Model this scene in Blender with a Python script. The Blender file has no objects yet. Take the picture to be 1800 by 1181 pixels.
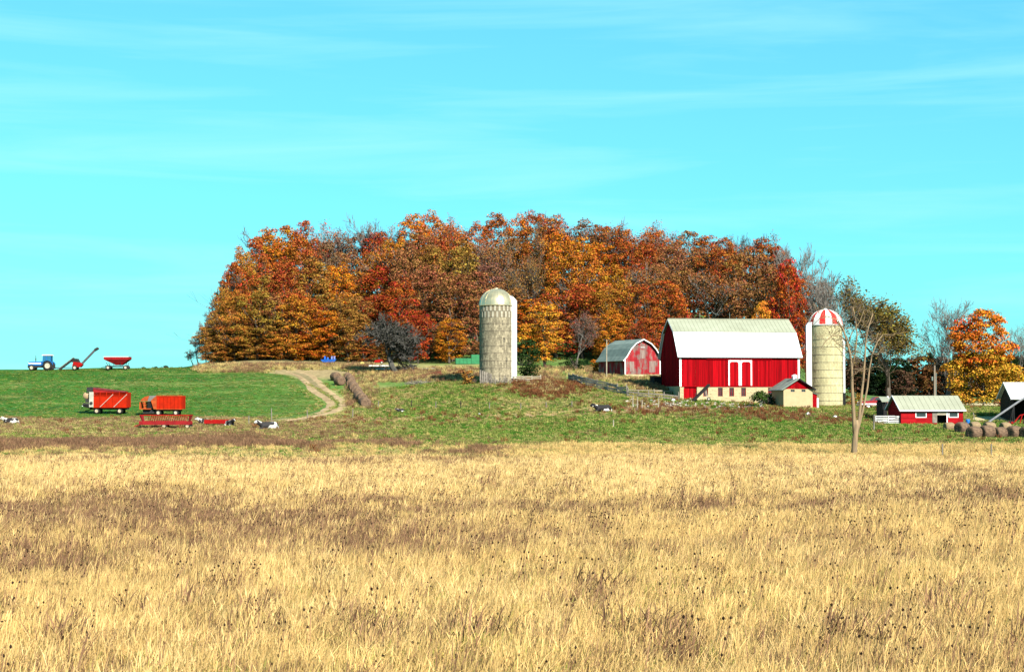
import bpy, math, random
import numpy as np
from mathutils import Vector, Matrix

# ------------------------------------------------------------------ camera, sky, sun, exposure
SC = bpy.context.scene
COL = SC.collection
CAMZ, F, HZ = 5.7, 2800.0, 690.0            # eye height, focal length and horizon row in units of the 1800 px frame
cam_d = bpy.data.cameras.new('camera')
cam = bpy.data.objects.new('camera', cam_d); COL.objects.link(cam)
cam.location = (0, 0, CAMZ)
cam.rotation_euler = (math.radians(90) + math.atan((HZ - 590.5) / F), 0, 0)
cam_d.sensor_width = 36.0; cam_d.lens = 36.0 * F / 1800.0
cam_d.clip_start = 0.5; cam_d.clip_end = 9000
SC.camera = cam
SC.view_settings.view_transform = 'Standard'; SC.view_settings.look = 'None'
SC.view_settings.gamma = 1.0; SC.view_settings.exposure = 1.5
SC.view_settings.use_curve_mapping = False
SUN = Vector((0.42, -0.69, 0.59)).normalized()
sun_d = bpy.data.lights.new('sun', 'SUN'); sun_d.energy = 5.0; sun_d.angle = math.radians(0.5); sun_d.color = (1, 0.94, 0.85)
sun = bpy.data.objects.new('sun', sun_d); COL.objects.link(sun)
sun.rotation_euler = SUN.to_track_quat('Z', 'Y').to_euler(); sun.location = (60, -90, 80)
W = bpy.data.worlds.new('World'); SC.world = W; W.use_nodes = True
nt = W.node_tree; N = nt.nodes; L = nt.links; N.clear()
wo = N.new('ShaderNodeOutputWorld'); bg = N.new('ShaderNodeBackground'); bg.inputs['Strength'].default_value = 0.083
sk = N.new('ShaderNodeTexSky'); sk.sky_type = 'NISHITA'; sk.sun_disc = False
sk.sun_elevation = math.asin(SUN.z); sk.sun_rotation = math.atan2(SUN.x, SUN.y)
sk.air_density = 1.0; sk.dust_density = 0.3; sk.ozone_density = 1.0
tint = N.new('ShaderNodeMix'); tint.data_type = 'RGBA'; tint.blend_type = 'MULTIPLY'
tint.inputs[0].default_value = 1.0; tint.inputs[7].default_value = (0.435, 1.47, 1.70, 1)
gam = N.new('ShaderNodeGamma'); gam.inputs[1].default_value = 0.55         # an evened-out sky, zenith to horizon
L.new(sk.outputs[0], gam.inputs[0]); L.new(gam.outputs[0], tint.inputs[6])
# thin cirrus streaks, real directions on the sky
tc = N.new('ShaderNodeTexCoord'); mp = N.new('ShaderNodeMapping'); mp.inputs['Scale'].default_value = (2.0, 2.0, 26)
mp.inputs['Rotation'].default_value = (0, math.radians(1.5), 0)
ns = N.new('ShaderNodeTexNoise'); ns.inputs['Scale'].default_value = 1.5; ns.inputs['Detail'].default_value = 10; ns.inputs['Roughness'].default_value = 0.56
ns.inputs['Distortion'].default_value = 0.5
rp = N.new('ShaderNodeValToRGB'); rp.color_ramp.elements[0].position = 0.46; rp.color_ramp.elements[1].position = 0.86
rp.color_ramp.elements[1].color = (0.5, 0.5, 0.5, 1)
cl = N.new('ShaderNodeMix'); cl.data_type = 'RGBA'; cl.inputs[7].default_value = (2.6, 4.9, 5.2, 1)
L.new(tc.outputs['Generated'], mp.inputs[0]); L.new(mp.outputs[0], ns.inputs[0]); L.new(ns.outputs[0], rp.inputs[0])
L.new(rp.outputs[0], cl.inputs[0]); L.new(tint.outputs[2], cl.inputs[6]); L.new(cl.outputs[2], bg.inputs[0]); L.new(bg.outputs[0], wo.inputs[0])
SC.cycles.max_bounces = 5; SC.cycles.diffuse_bounces = 1; SC.cycles.transparent_max_bounces = 6

# ------------------------------------------------------------------ helpers
RNG = np.random.default_rng(7)
random.seed(7)

def sstep(a, b, x):
    t = np.clip((x - a) / (b - a), 0, 1); return t * t * (3 - 2 * t)

def vnoise(x, y, seed=0):
    """smooth value noise for arrays, 0..1"""
    x = np.asarray(x, float); y = np.asarray(y, float)
    xi = np.floor(x).astype(np.int64); yi = np.floor(y).astype(np.int64); fx = x - xi; fy = y - yi
    fx = fx * fx * (3 - 2 * fx); fy = fy * fy * (3 - 2 * fy)
    def h(a, b):
        n = (a * 374761393 + b * 668265263 + seed * 974634521) & 0xffffffff
        n = ((n ^ (n >> 13)) * 1274126177) & 0xffffffff
        return ((n ^ (n >> 16)) & 0xffff) / 65535.0
    return (h(xi, yi) * (1 - fx) + h(xi + 1, yi) * fx) * (1 - fy) + (h(xi, yi + 1) * (1 - fx) + h(xi + 1, yi + 1) * fx) * fy

def fbm(x, y, seed=0, o=4):
    s = 0; a = 0.5; t = 0
    for k in range(o):
        s = s + a * vnoise(x * 2 ** k, y * 2 ** k, seed + k); t += a; a *= 0.55
    return s / t

# ------------------------------------------------------------------ terrain: heights from surveyed profiles along sight lines
YK = np.array([125, 150, 180, 210, 228, 245, 270, 290, 315, 335, 360, 390, 430, 500, 700, 1200, 3500], float)
PROF = {
 -500: [None, 792, 766, 740, 726, 706, 674, 655, 653, 654, 656, 660, 664, 672, 682, 687, 690],
 0:    [None, 792, 766, 738, 724, 704, 672, 652, 651, 653, 656, 660, 664, 672, 682, 687, 690],
 200:  [None, 792, 766, 740, 726, 704, 670, 649, 648, 650, 654, 660, 664, 672, 682, 687, 690],
 350:  [None, 792, 766, 740, 727, 705, 670, 647, 644, 643, 642, 645, 650, 660, 682, 687, 690],
 450:  [None, 792, 766, 741, 726, 703, 667, 644, 632, 612, 590, 575, 570, 600, 660, 684, 690],
 600:  [None, 792, 766, 744, 724, 702, 668, 645, 634, 606, 572, 548, 545, 580, 660, 684, 690],
 700:  [None, 793, 767, 744, 719, 695, 662, 645, 636, 606, 570, 546, 542, 580, 660, 684, 690],
 870:  [None, 793, 770, 732, 700, 671, 655, 645, 637, 606, 570, 545, 541, 580, 660, 684, 690],
 1000: [None, 793, 772, 734, 702, 676, 660, 650, 640, 608, 572, 547, 543, 580, 660, 684, 690],
 1090: [None, 794, 774, 736, 706, 678, 660, 654, 642, 610, 573, 548, 544, 582, 660, 684, 690],
 1150: [None, 794, 775, 738, 708, 676, 661, 656, 643, 611, 574, 550, 548, 585, 660, 684, 690],
 1210: [None, 794, 775, 740, 709, 690, 670, 660, 645, 612, 576, 552, 550, 590, 665, 685, 690],
 1390: [None, 794, 776, 740, 715, 709, 701, 690, 680, 660, 630, 605, 600, 640, 680, 688, 690.4],
 1455: [None, 795, 776, 742, 720, 715, 708, 700, 694, 690, 680, 665, 655, 670, 688, 690, 690.4],
 1500: [None, 795, 776, 744, 720, 714, 708, 703, 699, 697, 694, 692, 691, 691, 692, 691, 690.4],
 1600: [None, 796, 776, 745, 720, 714, 710, 707, 705, 703, 701, 699, 698, 696, 694, 692, 690.4],
 1800: [None, 796, 775, 748, 728, 718, 712, 708, 706, 704, 702, 700, 698, 696, 694, 692, 690.4],
 2300: [None, 796, 775, 748, 728, 718, 712, 708, 706, 704, 702, 700, 698, 696, 694, 692, 690.4],
}
def pchip(xk, yk, x):
    h = np.diff(xk); d = np.diff(yk, axis=0) / h[:, None]
    m = np.zeros_like(yk); m[0] = d[0]; m[-1] = d[-1]
    a, b = d[:-1], d[1:]; ok = (a * b) > 0
    w1 = (2 * h[1:] + h[:-1])[:, None]; w2 = (h[1:] + 2 * h[:-1])[:, None]
    with np.errstate(divide='ignore', invalid='ignore'):
        m[1:-1] = np.where(ok, (w1 + w2) / (w1 / np.where(a == 0, 1, a) + w2 / np.where(b == 0, 1, b)), 0)
    i = np.clip(np.searchsorted(xk, x) - 1, 0, len(xk) - 2); t = ((x - xk[i]) / h[i])[:, None]; hh = h[i][:, None]
    return ((1 + 2 * t) * (1 - t) ** 2 * yk[i] + t * (1 - t) ** 2 * hh * m[i] + t * t * (3 - 2 * t) * yk[i + 1] + t * t * (t - 1) * hh * m[i + 1])
_px = np.array(sorted(PROF)); _zt = []
for p in _px:
    _zt.append([0.0 if q is None else CAMZ + (HZ - q) / F * y for y, q in zip(YK, PROF[p])])
_zt = np.array(_zt)                                       # columns x Y
_yk2 = np.concatenate([[60, 95], YK]); _zt = np.concatenate([np.zeros((len(_px), 2)), _zt], axis=1)
GY = np.concatenate([np.arange(60, 460, 1.0), np.geomspace(460, 3500, 120)])
GU = np.linspace(-500, 2300, 281)
_a = pchip(_yk2, _zt.T.copy(), GY)                        # Y x columns
GZ = pchip(_px.astype(float), _a.T.copy(), GU)            # U x Y
for _ in range(3):                                        # soften across sight lines
    GZ[1:-1] = 0.25 * GZ[:-2] + 0.5 * GZ[1:-1] + 0.25 * GZ[2:]
def ground_z(X, Y):
    X = np.asarray(X, float); Y = np.asarray(Y, float)
    Yc = np.clip(Y, 60, 3499); u = np.clip(X / Yc * F + 900, -499, 2299)
    fi = (u + 500) / 10.0; i = np.clip(fi.astype(int), 0, 279); fi = fi - i
    j = np.clip(np.searchsorted(GY, Yc, side='right') - 1, 0, len(GY) - 2); fj = (Yc - GY[j]) / (GY[j + 1] - GY[j])
    z = (GZ[i, j] * (1 - fi) + GZ[i + 1, j] * fi) * (1 - fj) + (GZ[i, j + 1] * (1 - fi) + GZ[i + 1, j + 1] * fi) * fj
    und = (fbm(X * 0.09, Y * 0.09, 3, 3) - 0.5) * 0.5 * (1 - sstep(300, 700, Y))
    return z + und
def gz(X, Y): return float(ground_z(np.array([X]), np.array([Y]))[0])
_YS = np.arange(28, 420, 0.25)
def hit(px, py):
    """ground point seen along one sight line of the survey"""
    X = (px - 900) / F * _YS; z = ground_z(X, _YS); q = HZ - (z - CAMZ) / _YS * F
    i = int(np.argmax(q <= py))
    return (float(X[i]), float(_YS[i]), float(z[i]))
def proj(X, Y, Z): return 900 + X / Y * F, HZ - (Z - CAMZ) / Y * F
def at(px, Y):
    X = (px - 900) / F * Y
    return (X, Y, gz(X, Y))

# ------------------------------------------------------------------ materials
MATS = {}
def mat(name, c1, c2=None, scale=3.0, rough=0.8, metal=0.0, bump=0.0, lo=0.35, hi=0.65, stretch=(1, 1, 1), island=0.0, detail=5, spec=0.15, k=0.5):
    if name in MATS: return MATS[name]
    m = bpy.data.materials.new(name); m.use_nodes = True; n = m.node_tree.nodes; l = m.node_tree.links
    b = n['Principled BSDF']; b.inputs['Roughness'].default_value = rough; b.inputs['Metallic'].default_value = metal
    b.inputs['Specular IOR Level'].default_value = spec
    c2 = c2 or tuple(x * 0.75 for x in c1)
    c1 = tuple(x * k for x in c1); c2 = tuple(x * k for x in c2)
    t = n.new('ShaderNodeTexCoord'); mp_ = n.new('ShaderNodeMapping'); mp_.inputs['Scale'].default_value = stretch
    no = n.new('ShaderNodeTexNoise'); no.inputs['Scale'].default_value = scale; no.inputs['Detail'].default_value = detail; no.inputs['Roughness'].default_value = 0.62
    r = n.new('ShaderNodeMapRange'); r.inputs[1].default_value = lo; r.inputs[2].default_value = hi
    mx = n.new('ShaderNodeMix'); mx.data_type = 'RGBA'; mx.inputs[6].default_value = (*c1, 1); mx.inputs[7].default_value = (*c2, 1)
    l.new(t.outputs['Object'], mp_.inputs[0]); l.new(mp_.outputs[0], no.inputs[0]); l.new(no.outputs[0], r.inputs[0]); l.new(r.outputs[0], mx.inputs[0])
    out = mx.outputs[2]
    if island:
        g = n.new('ShaderNodeNewGeometry'); hs = n.new('ShaderNodeHueSaturation'); q = n.new('ShaderNodeMapRange')
        q.inputs[3].default_value = 1 - island; q.inputs[4].default_value = 1 + island
        l.new(g.outputs['Random Per Island'], q.inputs[0]); l.new(q.outputs[0], hs.inputs['Value']); l.new(out, hs.inputs['Color']); out = hs.outputs[0]
    l.new(out, b.inputs['Base Color'])
    if bump:
        bp = n.new('ShaderNodeBump'); bp.inputs['Strength'].default_value = bump; bp.inputs['Distance'].default_value = 0.05
        l.new(no.outputs[0], bp.inputs['Height']); l.new(bp.outputs[0], b.inputs['Normal'])
    MATS[name] = m; return m

def leaf_mat(name, hue_var=0.022, val=(0.3, 1.95), trans=0.07, nscale=0.35):
    """leaf colour comes from each tree's own colour, varied leaf by leaf and bough by bough"""
    m = bpy.data.materials.new(name); m.use_nodes = True; n = m.node_tree.nodes; l = m.node_tree.links
    n.remove(n['Principled BSDF']); out = n['Material Output']
    oi = n.new('ShaderNodeObjectInfo'); g = n.new('ShaderNodeNewGeometry'); hs = n.new('ShaderNodeHueSaturation')
    t = n.new('ShaderNodeTexCoord'); no = n.new('ShaderNodeTexNoise'); no.inputs['Scale'].default_value = nscale; no.inputs['Detail'].default_value = 3
    off = n.new('ShaderNodeVectorMath'); l.new(t.outputs['Object'], off.inputs[0])
    cx = n.new('ShaderNodeCombineXYZ'); mu = n.new('ShaderNodeMath'); mu.operation = 'MULTIPLY'; mu.inputs[1].default_value = 50
    l.new(oi.outputs['Random'], mu.inputs[0]); l.new(mu.outputs[0], cx.inputs[0]); l.new(cx.outputs[0], off.inputs[1]); l.new(off.outputs[0], no.inputs[0])
    a = n.new('ShaderNodeMapRange'); a.inputs[1].default_value = 0.3; a.inputs[2].default_value = 0.7; a.inputs[3].default_value = 0.5 - hue_var * 0.6; a.inputs[4].default_value = 0.5 + hue_var
    wn = n.new('ShaderNodeTexWhiteNoise'); wn.noise_dimensions = '1D'; l.new(g.outputs['Random Per Island'], wn.inputs['W'])
    hj = n.new('ShaderNodeMapRange'); hj.inputs[3].default_value = -.022; hj.inputs[4].default_value = .03; ad = n.new('ShaderNodeMath'); l.new(wn.outputs['Value'], hj.inputs[0])
    l.new(no.outputs[0], a.inputs[0]); l.new(a.outputs[0], ad.inputs[0]); l.new(hj.outputs[0], ad.inputs[1]); l.new(ad.outputs[0], hs.inputs['Hue'])
    v = n.new('ShaderNodeMapRange'); v.inputs[3].default_value = val[0]; v.inputs[4].default_value = val[1]
    l.new(g.outputs['Random Per Island'], v.inputs[0]); l.new(v.outputs[0], hs.inputs['Value']); l.new(oi.outputs['Color'], hs.inputs['Color'])
    d = n.new('ShaderNodeBsdfDiffuse'); tr = n.new('ShaderNodeBsdfTranslucent'); ms = n.new('ShaderNodeMixShader'); ms.inputs[0].default_value = trans
    l.new(hs.outputs[0], d.inputs[0]); l.new(hs.outputs[0], tr.inputs[0]); l.new(d.outputs[0], ms.inputs[1]); l.new(tr.outputs[0], ms.inputs[2])
    l.new(ms.outputs[0], out.inputs[0]); MATS[name] = m; return m

# ------------------------------------------------------------------ mesh and object helpers
class MB:
    def __init__(s, T=None): s.v = []; s.f = []; s.mi = []; s.T = T
    def add(s, vs, fs, mi=0):
        o = len(s.v)
        s.v += [tuple(s.T @ Vector(p)) for p in vs] if s.T else [tuple(p) for p in vs]
        s.f += [tuple(i + o for i in q) for q in fs]; s.mi += [mi] * len(fs); return s
    def box(s, x0, x1, y0, y1, z0, z1, mi=0):
        return s.add([(x0, y0, z0), (x1, y0, z0), (x1, y1, z0), (x0, y1, z0), (x0, y0, z1), (x1, y0, z1), (x1, y1, z1), (x0, y1, z1)],
                     [(0, 3, 2, 1), (4, 5, 6, 7), (0, 1, 5, 4), (1, 2, 6, 5), (2, 3, 7, 6), (3, 0, 4, 7)], mi)
    def hexa(s, b, t, mi=0):                              # four base points, four top points
        return s.add(list(b) + list(t), [(0, 3, 2, 1), (4, 5, 6, 7), (0, 1, 5, 4), (1, 2, 6, 5), (2, 3, 7, 6), (3, 0, 4, 7)], mi)
    def beam(s, a, b, w=0.1, h=None, mi=0, up=(0, 0, 1)):
        h = h or w; a = Vector(a); b = Vector(b); d = (b - a).normalized(); u = Vector(up)
        if abs(d.dot(u)) > 0.98: u = Vector((0, 1, 0))
        x = d.cross(u).normalized() * (w / 2); z = x.cross(d).normalized() * (h / 2)
        return s.hexa([a - x - z, a + x - z, a + x + z, a - x + z], [b - x - z, b + x - z, b + x + z, b - x + z], mi)
    def tube(s, pts, rads, n=6, cap=True, mi=0):
        pts = [Vector(p) for p in pts]; rads = rads if hasattr(rads, '__len__') else [rads] * len(pts)
        vs = []; fs = []; ref = None
        for i, p in enumerate(pts):
            d = (pts[min(i + 1, len(pts) - 1)] - pts[max(i - 1, 0)]).normalized()
            if ref is None: ref = Vector((1, 0, 0)) if abs(d.x) < 0.9 else Vector((0, 1, 0))
            x = (ref - d * ref.dot(d)).normalized(); y = d.cross(x); ref = x
            for k in range(n):
                a = 2 * math.pi * k / n; vs.append(p + (x * math.cos(a) + y * math.sin(a)) * rads[i])
        for i in range(len(pts) - 1):
            for k in range(n): fs.append((i * n + k, i * n + (k + 1) % n, (i + 1) * n + (k + 1) % n, (i + 1) * n + k))
        if cap: fs += [tuple(range(n - 1, -1, -1)), tuple((len(pts) - 1) * n + k for k in range(n))]
        return s.add(vs, fs, mi)
    def lathe(s, prof, n=24, axis='z', c=(0, 0, 0), a0=0.0, a1=2 * math.pi, mi=0):
        full = abs(a1 - a0 - 2 * math.pi) < 1e-6; m = n if full else n + 1; vs = []; fs = []
        for r, h in prof:
            for k in range(m):
                a = a0 + (a1 - a0) * k / n; x, y = r * math.cos(a), r * math.sin(a)
                p = (x, y, h) if axis == 'z' else ((x, h, y) if axis == 'y' else (h, x, y))
                vs.append((p[0] + c[0], p[1] + c[1], p[2] + c[2]))
        for i in range(len(prof) - 1):
            for k in range(n):
                k2 = (k + 1) % m; q = (i * m + k, i * m + k2, (i + 1) * m + k2, (i + 1) * m + k)
                fs.append(q if axis != 'y' else q[::-1])
        return s.add(vs, fs, mi)
    def prism(s, pts, y0, y1, mi=0):                      # outline in x,z run along y
        n = len(pts); vs = [(x, y0, z) for x, z in pts] + [(x, y1, z) for x, z in pts]
        fs = [tuple(range(n)), tuple(range(2 * n - 1, n - 1, -1))] + [(k + n, (k + 1) % n + n, (k + 1) % n, k) for k in range(n)]
        return s.add(vs, fs, mi)
    def prismx(s, pts, x0, x1, mi=0):                     # outline in y,z run along x
        n = len(pts); vs = [(x0, y, z) for y, z in pts] + [(x1, y, z) for y, z in pts]
        fs = [tuple(range(n - 1, -1, -1)), tuple(range(n, 2 * n))] + [(k, (k + 1) % n, (k + 1) % n + n, k + n) for k in range(n)]
        return s.add(vs, fs, mi)
    def mesh(s, name, mats, smooth=False):
        me = bpy.data.meshes.new(name); me.from_pydata(s.v, [], s.f)
        mats = mats if isinstance(mats, (list, tuple)) else [mats]
        for m in mats: me.materials.append(m)
        if len(mats) > 1: me.polygons.foreach_set('material_index', s.mi)
        if smooth: me.polygons.foreach_set('use_smooth', [True] * len(me.polygons))
        me.update(); return me
    def build(s, name, mats, parent=None, smooth=False, loc=None, label=None, kind=None):
        return obj(name, s.mesh(name, mats, smooth), parent, loc, label, kind)
def obj(name, me, parent=None, loc=None, label=None, kind=None, rot=None):
    o = bpy.data.objects.new(name, me); COL.objects.link(o)
    if parent: o.parent = parent
    if loc is not None: o.location = loc
    if rot is not None: o.rotation_euler = rot
    if label: o['label'] = label
    if kind: o['kind'] = kind
    return o
def thing(name, label, cat, loc=(0, 0, 0), rz=0.0, group=None):
    o = bpy.data.objects.new(name, None); COL.objects.link(o); o.location = loc; o.rotation_euler = (0, 0, rz); o.empty_display_size = 0.3
    o['label'] = label; o['category'] = cat
    if group: o['group'] = group
    return o
def tag(o, label, cat, group=None):
    o['label'] = label; o['category'] = cat
    if group: o['group'] = group
    return o
def dup(root, loc, rz=0.0, label=None, group=None, scale=None, color=None):
    r = root.copy(); COL.objects.link(r); r.location = loc; r.rotation_euler = (0, 0, rz)
    if scale: r.scale = scale
    if label: r['label'] = label
    if group: r['group'] = group
    for ch in list(root.children):
        c = ch.copy(); COL.objects.link(c); c.parent = r
        if color and c.name.startswith('crown'): c.color = (*color, 1)
        for g in ch.children:
            d = g.copy(); COL.objects.link(d); d.parent = c
    return r
def np_mesh(name, V, quads, mats, mi=None):
    me = bpy.data.meshes.new(name); V = np.asarray(V, np.float32); Q = np.asarray(quads, np.int32); k = Q.shape[1]
    me.vertices.add(len(V)); me.vertices.foreach_set('co', V.ravel())
    me.loops.add(Q.size); me.loops.foreach_set('vertex_index', Q.ravel())
    me.polygons.add(len(Q)); me.polygons.foreach_set('loop_start', np.arange(0, Q.size, k, dtype=np.int32))
    mats = mats if isinstance(mats, (list, tuple)) else [mats]
    for m in mats: me.materials.append(m)
    if mi is not None: me.polygons.foreach_set('material_index', np.asarray(mi, np.int32))
    me.update(calc_edges=True); me.validate(); return me
_wheel = {}
def wheel(parent, x, y, z, r, w, tyre, rim, side=-1):
    """tyre with a rim dished on both faces; axle runs along y"""
    key = (r, w, tyre.name, rim.name)
    if key not in _wheel:
        a = MB(); a.lathe([(r * 0.58, -w / 2), (r * 0.9, -w / 2), (r, -w * 0.32), (r, w * 0.32), (r * 0.9, w / 2), (r * 0.58, w / 2), (r * 0.58, -w / 2)], 20, 'y')
        for k in range(10):
            t = 2 * math.pi * k / 10; a.beam((r * math.cos(t), -w * 0.36, r * math.sin(t)), (r * math.cos(t + .15), w * 0.36, r * math.sin(t + .15)), r * 0.09)
        b = MB(); b.lathe([(0.0, -w * 0.30), (r * 0.2, -w * 0.34), (r * 0.42, -w * 0.22), (r * 0.57, -w * 0.47), (r * 0.57, w * 0.47), (r * 0.42, w * 0.22), (r * 0.2, w * 0.34), (0.0, w * 0.30)], 16, 'y')
        _wheel[key] = (a.mesh('wheel', tyre, True), b.mesh('rim', rim, True))
    t, q = _wheel[key]; o = obj('wheel', t, parent, (x, y, z)); obj('rim', q, o); return o
# ------------------------------------------------------------------ the ground sheet
XS = np.concatenate([-np.geomspace(125, 3500, 40)[::-1], np.arange(-124, 124.1, 0.8), np.geomspace(125, 3500, 40)])
YS2 = np.concatenate([np.arange(-60, 28, 8.0), np.arange(28, 126, 3.0), np.arange(126, 318, 0.7), np.arange(318, 460, 3.5), np.geomspace(462, 6000, 60)])
BOUND_Y = [640, 646, 652, 660, 672, 690, 703, 712, 722, 731, 740, 760]
BOUND_X = [390, 405, 440, 505, 538, 562, 586, 596, 580, 548, 478, 380]
def zones(X, Y, Z):
    """soft masks of what grows where: mown hill field, dry weedy bank, bare dirt, green meadow, straw"""
    Ys = np.maximum(Y, 20); px = X / Ys * F + 900; py = HZ - (Z - CAMZ) / Ys * F
    n1 = fbm(X * 0.10, Y * 0.05, 11); n2 = fbm(X * 0.28, Y * 0.16, 21); n3 = fbm(X * 0.045 + 9, Y * 0.03, 31)
    b = np.interp(py, BOUND_Y, BOUND_X) + (n2 - .5) * 26
    front = sstep(739, 732, py + (n2 - .5) * 8)
    hill = sstep(8, -8, px - b) * front * sstep(190, 200, Y)
    hill = np.where(Y > 292, hill * sstep(420, 380, px), hill)
    bank = sstep(360, 410, px) * sstep(760, 640, px) * sstep(672, 656, py + (n2 - .5) * 14) * (Y > 190) * (1 - hill)
    # brown strip at the foot of the hill field, trampled cattle lane across the meadow
    strip = sstep(731, 736, py + (n2 - .5) * 6) * sstep(772, 756, py + (n1 - .5) * 26) * sstep(760, 560, px)
    lanec = np.interp(px, [480, 640, 760, 900, 1000, 1100, 1250, 1400], [742, 739, 737, 733, 725, 719, 716, 716])
    lane = np.exp(-((py - lanec + (n2 - .5) * 8) / 6.5) ** 2) * sstep(440, 640, px) * sstep(1480, 1200, px)
    dry2 = sstep(783, 790, py + (n1 - .5) * 10)
    purple = np.exp(-((py - np.interp(px, [0, 300, 700, 880], [790, 784, 783, 797]) + (n1 - .5) * 16) / 11) ** 2) * sstep(960, 820, px)
    rust = np.exp(-(((px - 965) / 48) ** 2 + ((py - 684 + (n2 - .5) * 10) / 11) ** 2)) * 1.3
    barnfoot = np.exp(-((py - np.interp(px, [1090, 1200, 1320, 1480], [718, 722, 730, 738]) + (n2 - .5) * 12) / 8) ** 2) * sstep(1060, 1120, px) * sstep(1560, 1420, px)
    drive = sstep(1685, 1730, px) * np.exp(-((py - 736) / 5.0) ** 2) * (Y > 190) + sstep(1490, 1530, px) * np.exp(-((py - 712) / 4.0) ** 2) * (Y > 200)
    return px, py, dict(hill=hill, bank=bank, strip=strip, lane=lane, dry2=dry2, purple=purple, rust=np.clip(rust, 0, 1), foot=barnfoot, drive=np.clip(drive, 0, 1), n1=n1, n2=n2, n3=n3)
def mixc(c, col, m): return c * (1 - m[:, None]) + np.array(col) * m[:, None]
def cover(X, Y, Z):
    px, py, z = zones(X, Y, Z)
    g = np.clip((z['n2'] - .33) * 2.2 + (z['n1'] - .5) * 1.6, 0, 1)
    c = np.array([[0.085, 0.165, 0.028]]) * (1 - g[:, None]) + np.array([[0.30, 0.26, 0.10]]) * g[:, None]
    green = np.exp(-((py - 757) / 13.0) ** 2) * sstep(600, 900, px)
    c = mixc(c, (0.075, 0.185, 0.025), green * (1 - g * .6) * .9)
    c = mixc(c, (0.27, 0.185, 0.095), z['strip'] * .9); c = mixc(c, (0.30, 0.21, 0.11), z['bank'] * .85)
    c = mixc(c, (0.30, 0.18, 0.09), z['lane'] * .85); c = mixc(c, (0.24, 0.10, 0.045), z['rust']); c = mixc(c, (0.20, 0.13, 0.075), z['foot'] * .8)
    c = mixc(c, (0.42, 0.33, 0.15), z['dry2']); c = mixc(c, (0.20, 0.125, 0.075), np.clip(z['purple'], 0, 1) * sstep(.3, .6, z['n2']) * .9)
    c = mixc(c, (0.50, 0.39, 0.22), z['drive'])
    h = np.array([[0.034, 0.115, 0.012]]) * (1 - 0.30 * sstep(.45, .7, z['n2'])[:, None])
    s1 = np.exp(-((fbm(X * 0.02, Y * 0.12, 5) - .56) / .03) ** 2) * .45
    h = mixc(h, (0.24, 0.24, 0.07), s1 + sstep(.58, .8, z['n3']) * .4); h = mixc(h, (0.14, 0.19, 0.04), sstep(300, 560, px) * .35)
    c = c * (1 - z['hill'][:, None]) + h * z['hill'][:, None]
    c = mixc(c, (0.30, 0.21, 0.09), sstep(136, 126, Y)); c = mixc(c, (0.07, 0.13, 0.03), sstep(300, 330, Y) * (1 - z['hill']))
    return c * np.where(Y[:, None] < 132, .8, .78)
gx, gy = np.meshgrid(XS, YS2); gx = gx.ravel(); gy = gy.ravel(); gzv = ground_z(gx, gy)
nx, ny = len(XS), len(YS2); ii = (np.arange(ny - 1)[:, None] * nx + np.arange(nx - 1)[None, :]).ravel()
gm = bpy.data.materials.new('ground_cover'); gm.use_nodes = True; n = gm.node_tree.nodes; l = gm.node_tree.links; b = n['Principled BSDF']
b.inputs['Roughness'].default_value = 0.95; b.inputs['Specular IOR Level'].default_value = 0.1
at_ = n.new('ShaderNodeAttribute'); at_.attribute_name = 'cover'; tcn = n.new('ShaderNodeTexCoord')
no = n.new('ShaderNodeTexNoise'); no.inputs['Scale'].default_value = 1.1; no.inputs['Detail'].default_value = 9; no.inputs['Roughness'].default_value = 0.75
r = n.new('ShaderNodeMapRange'); r.inputs[1].default_value = 0.3; r.inputs[2].default_value = 0.7; r.inputs[3].default_value = 0.55; r.inputs[4].default_value = 1.4
hs = n.new('ShaderNodeHueSaturation'); bp = n.new('ShaderNodeBump'); bp.inputs['Strength'].default_value = 0.6; bp.inputs['Distance'].default_value = 0.15
l.new(tcn.outputs['Object'], no.inputs[0]); l.new(no.outputs[0], r.inputs[0]); l.new(r.outputs[0], hs.inputs['Value']); l.new(at_.outputs[0], hs.inputs['Color'])
l.new(hs.outputs[0], b.inputs['Base Color']); l.new(no.outputs[0], bp.inputs['Height']); l.new(bp.outputs[0], b.inputs['Normal'])
gme = np_mesh('ground', np.stack([gx, gy, gzv], 1), np.stack([ii, ii + 1, ii + nx + 1, ii + nx], 1), gm)
ca = gme.color_attributes.new('cover', 'FLOAT_COLOR', 'POINT'); cc = np.ones((len(gx), 4), np.float32); cc[:, :3] = cover(gx, gy, gzv)
ca.data.foreach_set('color', cc.ravel()); gme.polygons.foreach_set('use_smooth', [True] * len(gme.polygons))
obj('ground', gme, kind='structure')

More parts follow.
